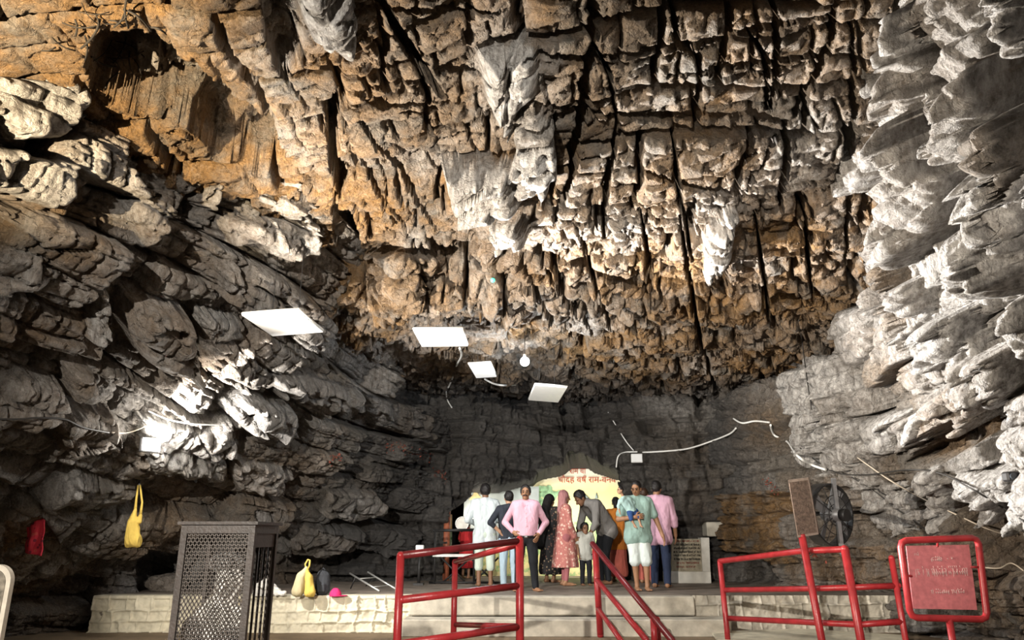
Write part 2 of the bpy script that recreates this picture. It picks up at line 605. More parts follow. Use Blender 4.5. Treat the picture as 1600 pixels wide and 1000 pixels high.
def ceil_h(u, v, p):
    X, Y = p[:, 0], p[:, 1]
    right = sstep(-0.3, 0.2, X) * (1 - 0.0)
    Xr = np.where(X > 0, X / (1 + 0.11 * np.clip(Y - 5, -2, 20)), X)
    h1, r1 = blocks(Xr, Y + 0.1 * X, 0.72, 0.85, 0.17, 21, crackw=0.045, crackd=0.60, tilt=0.25, warp=0.3, skew=0.08, bevel=0.04)
    h2, r2 = blocks(Xr - 0.05 * Y, Y + 0.12 * X, 0.38, 0.55, 0.06, 33, crackw=0.025, crackd=0.26, tilt=0.5, warp=0.5, skew=0.25, bevel=0.03)
    far = sstep(8.5, 11, Y)
    h3, r3 = blocks(X * 0.8 + Y * 0.6, Y - X * 0.5, 0.26, 0.34, 0.13, 44, crackw=0.02, crackd=0.09, tilt=1.1, warp=0.7, skew=0.3, bevel=0.02)
    smooth_left = (1 - sstep(-3.2, -2.2, X)) * (1 - sstep(6.4, 7.4, Y))
    mid = sstep(-2.8, -2.0, X) * (1 - sstep(-0.5, 0.0, X)) * (1 - sstep(8.6, 9.8, Y))
    g1 = 0.30 * smooth_left + 0.55 * mid + 1.0 * (1 - np.clip(smooth_left + mid, 0, 1))
    h = h1 * g1 * (1 - 0.25 * far) + h2 * (0.25 * smooth_left + 0.75 * (1 - smooth_left)) + h3 * (0.18 + 1.0 * far) * (1 - 0.7 * smooth_left)
    h4, _ = blocks(X * 0.9 - Y * 0.4, Y * 0.9 + X * 0.4, 0.15, 0.20, 0.05, 45, crackw=0.012, crackd=0.035, tilt=1.3, warp=0.5, skew=0.3, bevel=0.008)
    h = h + h4 * (0.35 + 0.65 * (1 - smooth_left)) + 0.035 * fbm2(X * 2.6, Y * 2.6, 5, 3, 0.5) + 0.16 * fbm2(X * 0.5, Y * 0.5, 3, 8)
    return h - 0.05


def ceil_a(u, v, p):
    X, Y = p[:, 0], p[:, 1]
    n = fbm2(X * 0.8, Y * 0.8, 4, 61)
    o = 0.95 + 0.8 * n
    o = o + 0.9 * (1 - sstep(-3.2, -2.4, X)) - 0.25 * sstep(0.2, 1.2, X) * (1 - sstep(8, 10, Y))
    pale = np.clip(0.08 + 1.1 * fbm2(X * 0.9 + 4, Y * 0.9, 4, 62), 0, 0.7) * (1 - 0.9 * (1 - sstep(-3.2, -2.4, X)))
    soot_shade = sstep(14.2, 16.5, Y) * 0.8
    return {'ochre': o, 'pale': pale, 'soot_shade': soot_shade}


xs = np.linspace(-6.6, 8.4, 31); ys = np.linspace(2.2, 19.2, 35)
XX, YY = np.meshgrid(xs, ys)
CEIL = np.stack([XX, YY, ceil_base(XX, YY)], -1)

# ---- side walls: bedding planes in overhanging steps
COLS_L = [3.0, 6.5, 9.0, 11.5, 14.0, 16.2, 18.0]
WL = [  # rows top -> bottom: X at the columns above, then the height
    ([-5.7, -4.7, -2.8, -2.35, -2.1, -1.9, -1.7], 5.95),
    ([-6.0, -5.0, -3.5, -3.0, -2.55, -2.15, -1.8], 4.9),
    ([-6.3, -5.5, -4.5, -4.0, -3.2, -2.4, -1.9], 3.9),
    ([-6.5, -6.1, -5.6, -5.1, -4.0, -2.7, -2.0], 2.8),
    ([-7.3, -7.1, -6.8, -6.3, -4.9, -3.2, -2.1], 1.8),
    ([-8.2, -8.2, -8.1, -7.7, -6.2, -3.9, -2.3], 0.9),
    ([-8.6, -8.6, -8.6, -8.3, -6.7, -4.2, -2.4], -0.35),
]
WALL_L = [[(x, y, z) for x, y in zip(xr, COLS_L)] for xr, z in WL]
COLS_R = [3.0, 6.0, 8.5, 11.0, 13.0, 15.2, 18.2]
WR = [
    ([3.3, 3.4, 3.8, 4.6, 5.3, 5.6, 5.6], 7.9),
    ([3.8, 3.8, 4.1, 4.9, 5.5, 5.8, 5.6], 6.5),
    ([4.4, 4.3, 4.5, 5.2, 5.7, 5.8, 5.3], 5.3),
    ([4.9, 4.75, 4.9, 5.4, 5.7, 5.4, 4.8], 4.2),
    ([5.4, 5.25, 5.4, 5.7, 5.8, 5.1, 4.4], 3.1),
    ([6.3, 6.1, 6.1, 6.2, 6.0, 5.1, 4.2], 1.9),
    ([7.2, 7.0, 6.9, 6.8, 6.3, 5.2, 4.2], 0.8),
    ([7.4, 7.2, 7.1, 7.0, 6.5, 5.3, 4.2], -0.35),
]
WALL_R = [[(x, y, z) for x, y in zip(xr, COLS_R)] for xr, z in WR]


def wall_rock(u, z, seed, steps=0.5, sub=1.0, LV=0.60, WU=1.10):
    h1, r1 = blocks(u, z, LV, WU, 1.30 * steps, seed, crackw=0.05, crackd=0.24, tilt=0.30, warp=0.22, skew=0.18, bevel=0.04, power=1.0)
    h2, r2 = blocks(u, z, 0.30, 0.50, 0.17 * sub, seed + 7, crackw=0.03, crackd=0.12, tilt=0.7, warp=0.4, skew=0.35, bevel=0.03)
    h3, r3 = blocks(u, z, 0.10, 0.22, 0.06 * (0.4 + 0.6 * sub), seed + 14, crackw=0.015, crackd=0.05, tilt=1.1, warp=0.6, skew=0.4, bevel=0.012)
    return h1 + h2 + h3 + 0.035 * fbm2(u * 3, z * 3, 5, seed, 0.5) - 0.42 * steps


def left_h(u, v, p):
    z = p[:, 2] + 0.05 * (p[:, 1] - 9)
    return wall_rock(u, z, 101, 0.58, 0.5, 0.50, 0.95) + 0.3 * fbm2(u * 0.5, z * 0.5, 2, 9)


def left_a(u, v, p):
    n = fbm2(u * 0.7, v * 0.7, 4, 71)
    near = 1 - sstep(9.5, 12.5, p[:, 1])
    o = 0.18 + 0.6 * n + 0.22 * near * sstep(3.0, 4.5, p[:, 2]) + 0.30 * (1 - sstep(1.0, 2.6, p[:, 2])) * near
    pale = np.clip(0.18 + 1.0 * fbm2(u * 0.9, v * 1.4, 4, 72), 0, 0.7)
    soot_shade = 0.85 * sstep(14.0, 16.5, p[:, 1]) + 0.35 * sstep(12, 14, p[:, 1]) * (1 - sstep(1.5, 3, p[:, 2]))
    return {'ochre': o, 'pale': pale, 'soot_shade': np.clip(soot_shade, 0, 0.9)}


def right_h(u, v, p):
    z = p[:, 2]
    up = sstep(3.4, 4.4, z + 0.6 * fbm2(u * 0.6, z * 0.6, 2, 15)) * (1 - sstep(12.5, 14.5, p[:, 1]))
    a1, _ = blocks(v, u + 0.25 * v, 0.62, 1.3, 0.50, 211, crackw=0.06, crackd=0.30, tilt=0.6, warp=0.5, skew=0.3, bevel=0.06, power=1.0)
    a2, _ = blocks(v, u + 0.2 * v, 0.24, 0.6, 0.18, 212, crackw=0.03, crackd=0.12, tilt=0.9, warp=0.7, skew=0.4, bevel=0.03)
    a3, _ = blocks(v, u, 0.07, 0.4, 0.04, 213, crackw=0.012, crackd=0.03, tilt=0.9, warp=0.9, skew=0.4, bevel=0.01)
    return (wall_rock(u, z, 202, 0.42, 0.8) * (1 - up) + (a1 + a2 + a3 - 0.40) * up) + 0.25 * fbm2(u * 0.5, z * 0.5, 2, 19)


def right_a(u, v, p):
    n = fbm2(u * 0.7, v * 0.7, 4, 81)
    o = 0.25 + 0.7 * n + 0.2 * (1 - sstep(1.0, 2.2, p[:, 2]))
    pale = np.clip(0.30 + 1.2 * fbm2(u * 0.9, v * 0.9, 4, 82), 0, 0.9)
    soot_shade = 0.85 * sstep(14.6, 16.5, p[:, 1])
    return {'ochre': o, 'pale': pale * (1 - 0.6 * sstep(14, 15.5, p[:, 1])), 'soot_shade': soot_shade}


WALL_B = [[(-4.2, 17.2, z), (-2.2, 17.4, z), (0, 17.6 + 0.1 * z, z), (2, 17.5 + 0.1 * z, z), (4.2, 17.0, z), (7.0, 16.2, z)] for z in (6.2, 5, 4, 3, 2, 1, 0.2)]


def back_h(u, v, p):
    return wall_rock(u, p[:, 2], 303, 0.55, 1.3) + 0.45 * fbm2(u * 0.5, v * 0.5, 3, 29)


def back_a(u, v, p):
    n = fbm2(u * 0.7, v * 0.7, 4, 91)
    return {'ochre': 0.2 + 0.5 * n, 'pale': np.clip(0.1 + 0.8 * fbm2(u, v, 4, 92), 0, 0.5), 'soot_shade': 0.80 + 0.3 * n - 0.35 * sstep(2.5, 4, p[:, 0])}

# ---- blocks, hollows and cracks measured on the photo
W = 'wall_left'
stamp(W, [(30, 118), (145, 128), (150, 180), (118, 215), (45, 222), (12, 175)], 0.50, 0.2, 0.04, 0.2, -0.1, pale=0.9, ochre=0.2, stria=0.03)
stamp(W, [(-60, 140), (10, 135), (5, 215), (-60, 225)], 0.40, 0.2, 0.04, pale=0.6, ochre=0.5)
stamp(W, [(-40, 235), (50, 235), (22, 300), (-40, 300)], 0.45, 0.2, 0.04, pale=0.8, ochre=0.4, stria=0.03)
stamp(W, [(62, 245), (130, 258), (125, 312), (95, 332), (20, 306)], 0.50, 0.2, 0.04, 0.2, pale=0.75, ochre=0.3, stria=0.03)
stamp(W, [(20, 340), (90, 335), (150, 360), (140, 390), (60, 385)], 0.35, 0.4, 0.05, pale=0.3)
stamp(W, [(-20, 390), (75, 400), (70, 450), (0, 475), (-30, 470)], 0.50, 0.25, 0.05, pale=0.5, ochre=0.5, stria=0.02)
stamp(W, [(190, 180), (300, 200), (330, 330), (250, 350), (180, 260)], -0.35, 0.8, 0.1)
stamp(W, [(210, 315), (265, 312), (285, 345), (270, 370), (215, 350)], 0.35, 0.3, 0.04, pale=0.5, ochre=0.4)
stamp(W, [(220, 355), (270, 350), (265, 395), (232, 398)], 0.35, 0.3, 0.04, ochre=0.7)
stamp(W, [(345, 245), (392, 235), (398, 262), (350, 285)], 0.40, 0.3, 0.04, pale=0.5, ochre=0.6)
stamp(W, [(330, 320), (352, 260), (372, 262), (352, 335)], 0.35, 0.3, 0.04, pale=0.5, ochre=0.4)
stamp(W, [(365, 345), (435, 345), (440, 390), (380, 395)], 0.40, 0.3, 0.04, pale=0.5, ochre=0.5)
stamp(W, [(440, 200), (472, 205), (500, 262), (495, 335), (430, 335), (440, 270)], 0.45, 0.6, 0.05, pale=0.5, ochre=0.8, stria=0.05)
stamp(W, [(440, 350), (505, 352), (508, 405), (470, 420), (440, 410)], 0.50, 0.4, 0.05, pale=0.7, ochre=0.5, stria=0.04)
stamp(W, [(355, 430), (385, 425), (390, 460), (360, 465)], 0.35, 0.3, 0.03, pale=0.6)
stamp(W, [(168, 472), (188, 475), (180, 520), (165, 547), (148, 540)], 0.40, 0.3, 0.03, pale=0.7, ochre=0.3)
stamp(W, [(195, 480), (330, 470), (340, 500), (200, 560), (180, 540)], -0.25, 0.6, 0.1)
stamp(W, [(230, 500), (260, 498), (318, 520), (320, 605), (250, 592), (226, 545)], 0.55, 0.3, 0.04, 0.25, pale=0.3, stria=0.02)
stamp(W, [(330, 510), (400, 530), (390, 600), (330, 590)], 0.30, 0.4, 0.05)
stamp(W, [(440, 600), (470, 596), (574, 618), (578, 655), (520, 645), (440, 627)], 0.50, 0.25, 0.03, pale=0.35, soot_shade=0.2, stria=0.015)
stamp(W, [(590, 625), (672, 640), (678, 690), (602, 672), (585, 650)], 0.45, 0.3, 0.03, soot_shade=0.4, stria=0.02)
stamp(W, [(370, 652), (405, 632), (470, 650), (476, 690), (440, 702), (370, 666)], 0.55, 0.2, 0.03, pale=0.5, soot_shade=0.15)
stamp(W, [(305, 690), (370, 667), (372, 716), (330, 724)], 0.45, 0.2, 0.03, pale=0.6)
stamp(W, [(225, 660), (300, 665), (322, 700), (320, 742), (230, 742)], 0.30, 0.35, 0.03, pale=0.8, ochre=0.2)
stamp(W, [(375, 720), (445, 735), (450, 780), (380, 775), (365, 745)], 0.45, 0.25, 0.03, pale=0.4)
stamp(W, [(275, 725), (360, 725), (365, 760), (290, 765)], 0.40, 0.25, 0.03, pale=0.4)
stamp(W, [(0, 642), (60, 612), (115, 625), (122, 652), (60, 682), (-20, 680)], 0.40, 0.25, 0.04, ochre=0.4)
stamp(W, [(120, 590), (160, 600), (165, 640), (125, 640)], 0.35, 0.25, 0.04, ochre=0.5)
stamp(W, [(90, 660), (190, 665), (195, 715), (100, 712)], 0.35, 0.25, 0.04, ochre=0.4)
stamp(W, [(520, 775), (600, 775), (612, 812), (560, 825), (510, 812)], 0.45, 0.3, 0.04, soot_shade=0.3)
stamp(W, [(450, 820), (560, 835), (565, 870), (455, 868)], 0.25, 0.4, 0.05, soot_shade=0.4)
stamp(W, [(395, 795), (425, 795), (425, 828), (398, 826)], 0.30, 0.2, 0.03, pale=0.7)
stamp(W, [(400, 842), (450, 850), (650, 850), (665, 900), (640, 915), (395, 930)], -0.70, 0.5, 0.2, soot_shade=0.5)
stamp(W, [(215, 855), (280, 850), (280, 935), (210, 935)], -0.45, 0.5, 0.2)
stamp(W, [(0, 800), (60, 790), (110, 860), (100, 930), (0, 930)], 0.10, 0.5, 0.1, ochre=0.8)
stamp(W, [(600, 505), (640, 530), (655, 600), (700, 650), (640, 625), (612, 560)], -0.5, 0.6, 0.1)

W = 'ceiling'
stamp(W, [(150, 60), (240, 62), (330, 110), (430, 190), (445, 250), (400, 265), (330, 250), (290, 200), (210, 190), (140, 160), (130, 110)], -0.75, 1.6, 0.15, ochre=0.6)
stamp(W, [(225, 90), (275, 75), (295, 110), (245, 135)], -0.25, 0.5, 0.05, pale=0.5, ochre=0.6)
stamp(W, [(260, 140), (300, 130), (310, 165), (265, 175)], -0.30, 0.5, 0.05, pale=0.4, ochre=0.6)
stamp(W, [(480, -20), (560, -30), (570, 60), (560, 115), (490, 70), (475, 30)], 0.30, 0.5, 0.05, pale=0.9, ochre=0.1)
stamp(W, [(405, -20), (470, -20), (470, 80), (440, 110), (415, 60)], -0.40, 1.3, 0.1, pale=0.6)
stamp(W, [(505, 150), (528, 130), (536, 190), (528, 235), (545, 290), (530, 310), (512, 262), (516, 215)], -0.8, 0.9, 0.1, ochre=0.3)
stamp(W, [(520, 318), (548, 322), (572, 388), (545, 398), (522, 362)], -0.6, 0.9, 0.1, ochre=0.3)
stamp(W, [(560, 372), (640, 382), (740, 372), (762, 388), (700, 402), (600, 398)], -0.45, 1.0, 0.1)
stamp(W, [(765, 110), (800, 95), (830, 105), (832, 170), (800, 192), (790, 237), (770, 180)], 0.42, 0.2, 0.03, -0.2, pale=1.0, ochre=0.0, stria=0.02)
stamp(W, [(796, 192), (835, 187), (872, 215), (866, 238), (802, 242)], 0.32, 0.3, 0.03, pale=0.4, ochre=0.2)
stamp(W, [(742, 262), (795, 238), (800, 250), (785, 282), (745, 290)], -0.15, 0.3, 0.03, ochre=1.0, pale=0.0)
stamp(W, [(700, 300), (790, 288), (800, 345), (795, 358), (712, 362), (702, 330)], 0.55, 0.15, 0.03, pale=0.8, ochre=0.3, stria=0.02)
stamp(W, [(788, 290), (800, 246), (826, 270), (836, 318), (802, 332)], 0.45, 0.2, 0.03, 0.2, pale=0.8, ochre=0.4)
stamp(W, [(802, 262), (870, 250), (876, 300), (845, 334), (826, 312)], 0.52, 0.2, 0.03, pale=1.0, ochre=0.0)
stamp(W, [(755, 372), (800, 365), (815, 400), (770, 410)], 0.4, 0.4, 0.04, pale=0.9)
stamp(W, [(1100, 395), (1140, 350), (1160, 350), (1140, 420), (1105, 450)], 0.30, 0.5, 0.04, pale=0.9)
stamp(W, [(640, 478), (740, 480), (800, 520), (780, 540), (640, 512)], 0.05, 0.35, 0.05, ochre=0.9, pale=0.3)


for poly in [[(228, 88), (272, 78), (290, 108), (244, 132)], [(188, 60), (222, 55), (232, 90), (200, 98)], [(240, 138), (288, 132), (292, 172), (250, 180)],
             [(285, 150), (330, 156), (326, 190), (292, 186)], [(196, 142), (238, 140), (236, 176), (204, 178)], [(155, 78), (186, 72), (196, 104), (164, 112)], [(160, 118), (192, 114), (196, 138), (168, 142)], [(340, 196), (380, 205), (372, 230), (338, 222)]]:
    stamp('ceiling', poly, -0.28, 0.6, 0.05, pale=0.35, ochre=0.7)


def crack(where, pts, w, depth=0.5):
    """an open joint: a thin hollow along a measured line, width w in photo pixels"""
    a = [np.array(p, float) for p in pts]
    lft, rgt = [], []
    for i, p in enumerate(a):
        t = a[min(i + 1, len(a) - 1)] - a[max(i - 1, 0)]
        t /= np.linalg.norm(t) + 1e-9
        nrm = np.array((-t[1], t[0])) * w * 0.5 * (0.4 if i in (0, len(a) - 1) else 1.0)
        lft.append(p + nrm); rgt.append(p - nrm)
    stamp(where, [tuple(q) for q in lft + rgt[::-1]], -depth, 0.3, 0.01, rough=0.01)


for pts, w in [
    ([(922, -20), (925, 60), (912, 120), (910, 190), (898, 250), (880, 325)], 17), ([(925, 65), (950, 110), (965, 190)], 9),
    ([(1048, -20), (1056, 60), (1090, 85), (1095, 135)], 11), ([(1208, -20), (1212, 90), (1206, 175)], 11),
    ([(1300, -20), (1296, 60), (1270, 120), (1240, 182)], 13), ([(1172, 52), (1195, 85), (1200, 175)], 10),
    ([(830, 72), (880, 86), (960, 82), (1040, 70), (1090, 62), (1180, 45), (1292, 22)], 11),
    ([(1040, 120), (1120, 105), (1190, 95), (1332, 80)], 8), ([(920, 178), (1040, 192), (1180, 184), (1242, 192)], 13),
    ([(830, 150), (880, 168), (960, 150)], 7), ([(1228, 188), (1226, 260), (1224, 335)], 14),
    ([(1098, 292), (1150, 252), (1216, 215)], 7), ([(1050, 205), (1062, 300), (1082, 405)], 9),
    ([(965, 185), (944, 320), (946, 385)], 10), ([(1325, 30), (1330, 130), (1326, 260), (1322, 420)], 9),
    ([(588, -20), (620, 42), (650, 92), (692, 148)], 17), ([(520, 4), (640, 5), (780, 9)], 9),
    ([(530, 132), (600, 120), (690, 102), (762, 106)], 8), ([(540, 152), (620, 150), (702, 156)], 6),
    ([(556, 172), (600, 230), (640, 290), (682, 352)], 9), ([(545, 222), (590, 300), (642, 362)], 6),
    ([(760, 400), (860, 402), (1000, 440), (1150, 440), (1282, 452)], 10), ([(860, 470), (1000, 468), (1180, 480), (1292, 495)], 13),
    ([(1062, 335), (1075, 420), (1092, 520), (1122, 605)], 8), ([(1180, 330), (1192, 420), (1202, 505)], 8),
    ([(1000, 330), (1012, 400), (1040, 470)], 7), ([(1260, 330), (1262, 400), (1270, 470)], 8),
    ([(870, 340), (960, 350), (1100, 345), (1210, 335)], 8), ([(1100, 395), (1200, 385), (1310, 392)], 8),
    ([(900, 270), (1000, 262), (1100, 290), (1210, 292), (1320, 280)], 8), ([(640, 492), (780, 496), (900, 520)], 5),
    ([(620, 160), (690, 170)], 6), ([(640, 250), (760, 180)], 4), ([(660, 100), (672, 160)], 7),
    ([(800, 380), (850, 470), (905, 540)], 8), ([(840, 400), (890, 470), (930, 520)], 7), ([(900, 350), (930, 440), (960, 520)], 8)]:
    crack('ceiling', pts, w)

W = 'wall_right'
stamp(W, [(1410, 330), (1432, 350), (1442, 430), (1505, 512), (1470, 525), (1400, 455), (1398, 380)], -0.5, 0.6, 0.1, pale=0.1)
stamp(W, [(1540, 80), (1600, 90), (1590, 140), (1555, 185), (1528, 150)], -0.45, 0.5, 0.1, ochre=0.9, pale=0.0)
stamp(W, [(1385, 60), (1470, 60), (1480, 120), (1400, 130)], -0.35, 1.0, 0.1, pale=0.2)
stamp(W, [(1365, -30), (1395, -30), (1400, 40), (1380, 60), (1362, 30)], 0.25, 0.4, 0.04, pale=0.9)
stamp(W, [(1415, -30), (1455, -30), (1455, 50), (1420, 30)], 0.2, 0.5, 0.04, pale=0.3)
stamp(W, [(1342, 40), (1362, 28), (1396, 88), (1375, 112), (1345, 72)], 0.5, 0.3, 0.03, pale=0.9, ridge=(0.6, 0.9, 1.2, 0.3))
stamp(W, [(1338, 102), (1362, 80), (1402, 112), (1395, 190), (1338, 198)], 0.5, 0.4, 0.03, pale=0.55, ridge=(0.4, 1.0, 0.7, 0))
stamp(W, [(1395, 187), (1420, 150), (1452, 126), (1473, 180), (1477, 262), (1450, 282), (1398, 272)], 0.85, 0.15, 0.03, pale=0.6, ochre=0.3, ridge=(0.45, 1.0, 0.7, -0.1))
stamp(W, [(1475, -20), (1535, -10), (1550, 70), (1520, 122), (1490, 132), (1478, 60)], 0.85, 0.3, 0.05, pale=0.9, stria=0.05, ridge=(0.6, 0.9, 1.0, 0.2))
stamp(W, [(1332, 210), (1352, 204), (1396, 290), (1412, 300), (1412, 372), (1362, 442), (1330, 440), (1326, 300)], 0.80, 0.15, 0.03, pale=0.7, ochre=0.35, stria=0.02, ridge=(0.40, 1.2, 0.5, 0.15))
stamp(W, [(1430, 340), (1480, 232), (1510, 190), (1572, 190), (1582, 300), (1562, 440), (1532, 502), (1480, 492), (1440, 422)], 0.95, 0.5, 0.07, pale=0.95, ochre=0.1, stria=0.10, ridge=(0.6, 0.8, 0.9, -0.5))
stamp(W, [(1505, 195), (1560, 200), (1572, 260), (1545, 330), (1520, 260)], 0.95, 0.2, 0.03, pale=0.3, ochre=0.3, ridge=(0.2, 1.0, 0.5, 0))
stamp(W, [(1556, 192), (1602, 110), (1680, 120), (1680, 480), (1600, 480), (1572, 330)], 1.05, 0.4, 0.06, pale=1.0, ochre=0.0, stria=0.10, ridge=(0.45, 0.9, 0.6, 0.2))
stamp(W, [(1358, 462), (1400, 450), (1412, 480), (1402, 532), (1380, 548), (1360, 502)], 0.6, 0.4, 0.03, pale=0.8, ochre=0.4, stria=0.05, ridge=(0.6, 0.9, 1.0, 0.2))
stamp(W, [(1404, 520), (1450, 510), (1458, 570), (1440, 597), (1410, 592), (1394, 560)], 0.75, 0.25, 0.04, pale=1.0, ochre=0.0, ridge=(0.5, 0.5, 0.8, 0))
stamp(W, [(1536, 490), (1572, 470), (1608, 560), (1590, 582), (1558, 576)], 0.75, 0.3, 0.04, pale=0.95, stria=0.04, ridge=(0.5, 0.5, 0.8, 0.3))
stamp(W, [(1288, 490), (1342, 490), (1347, 560), (1320, 582), (1292, 562)], 0.40, 0.25, 0.03, pale=0.4, soot_shade=0.1)
stamp(W, [(1200, 580), (1262, 568), (1292, 620), (1292, 690), (1272, 748), (1232, 722), (1204, 642)], 0.85, 0.25, 0.06, 0.1, pale=0.95, ochre=0.1, stria=0.03)
stamp(W, [(1294, 616), (1330, 612), (1345, 655), (1300, 662)], 0.60, 0.2, 0.03, pale=0.5, ochre=0.2)
stamp(W, [(1276, 665), (1322, 662), (1326, 735), (1280, 748)], 0.60, 0.2, 0.04, pale=0.8)
stamp(W, [(1328, 664), (1380, 660), (1382, 716), (1330, 720)], 0.68, 0.15, 0.05, pale=0.9)
stamp(W, [(1384, 662), (1402, 660), (1412, 705), (1396, 712)], 0.55, 0.2, 0.03, pale=0.5, ochre=0.3)
stamp(W, [(1403, 658), (1428, 656), (1432, 698), (1418, 714)], 0.62, 0.2, 0.03, pale=0.9)
stamp(W, [(1430, 640), (1480, 602), (1500, 642), (1490, 690), (1440, 702)], 0.55, 0.25, 0.03, 0.2, pale=0.5, ochre=0.7)
stamp(W, [(1480, 572), (1540, 562), (1560, 622), (1530, 660), (1490, 642)], 0.60, 0.3, 0.03, pale=0.7, ochre=0.3, stria=0.06)
stamp(W, [(1490, 655), (1540, 625), (1545, 682), (1500, 712), (1458, 702)], -0.40, 0.5, 0.08, ochre=0.6, pale=0.0)
stamp(W, [(1545, 642), (1600, 620), (1660, 640), (1660, 850), (1572, 835), (1550, 742)], 0.60, 0.6, 0.05, pale=0.85, stria=0.10)
stamp(W, [(1428, 740), (1450, 738), (1472, 830), (1448, 842)], 0.45, 0.3, 0.03, pale=1.0)
stamp(W, [(1474, 750), (1522, 768), (1516, 800), (1482, 792)], 0.45, 0.2, 0.04, pale=1.0)
stamp(W, [(1508, 790), (1530, 778), (1542, 832), (1510, 836)], 0.45, 0.3, 0.03, pale=0.95)
stamp(W, [(1380, 760), (1425, 745), (1440, 830), (1400, 835)], 0.2, 0.5, 0.04, pale=0.8)
stamp(W, [(1340, 760), (1372, 768), (1395, 830), (1365, 830)], 0.3, 0.3, 0.04, pale=0.7)
stamp(W, [(1245, 750), (1340, 748), (1350, 845), (1260, 850)], -0.30, 0.6, 0.1, pale=0.1)
stamp(W, [(1135, 880), (1200, 862), (1215, 910), (1130, 912)], -0.35, 0.4, 0.1, ochre=0.2, soot_shade=0.5)
stamp(W, [(1120, 775), (1235, 765), (1240, 880), (1190, 885), (1130, 860)], 0.10, 0.8, 0.05, ochre=0.95, pale=0.0, soot_shade=0.0)
stamp(W, [(1240, 855), (1400, 850), (1410, 900), (1390, 930), (1250, 900)], 0.10, 0.8, 0.05, ochre=0.9, pale=0.15, soot_shade=0.0)

# the passage through the back wall
OPEN = [(690, 915), (700, 860), (698, 800), (735, 778), (742, 760), (770, 764), (832, 748), (848, 734), (872, 728), (884, 720), (892, 712), (912, 713), (922, 724), (942, 729), (964, 734), (970, 800), (972, 915)]
stamp('wall_back', OPEN, -2.6, 0.05, 0.02, soot_shade=0.9)  # dark tone paints shade onto the lip and sides of the passage
stamp('wall_left', [(688, 930), (700, 860), (698, 800), (735, 778), (742, 760), (770, 764), (800, 764), (800, 930)], -2.6, 0.05, 0.02, soot_shade=0.9)  # left side of the passage painted dark in the same way


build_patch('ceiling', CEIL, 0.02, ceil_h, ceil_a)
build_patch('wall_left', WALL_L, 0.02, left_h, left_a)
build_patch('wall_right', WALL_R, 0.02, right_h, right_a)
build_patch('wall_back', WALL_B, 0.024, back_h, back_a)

# ---- ground, platform and steps (setting)
STONE = simple('trodden_stone', (0.20, 0.165, 0.135), 0.7, var=0.35, scale=3.0, bump=0.5, bscale=25)
EARTH = simple('dusty_floor', (0.20, 0.145, 0.09), 0.85, var=0.25, scale=2.5, bump=0.5, bscale=30)
LIME = simple('limewashed_stone', (0.62, 0.57, 0.44), 0.85, var=0.18, scale=6.0, bump=0.6, bscale=22)
CONC = simple('worn_concrete', (0.42, 0.385, 0.32), 0.8, var=0.28, scale=5.0, bump=0.5, bscale=20)
PLAT_Z = 0.547
fl = MB(); fl.box((0, 10, -0.1), (20, 20, 0.2))
tag(fl.build('floor', EARTH), kind='structure')

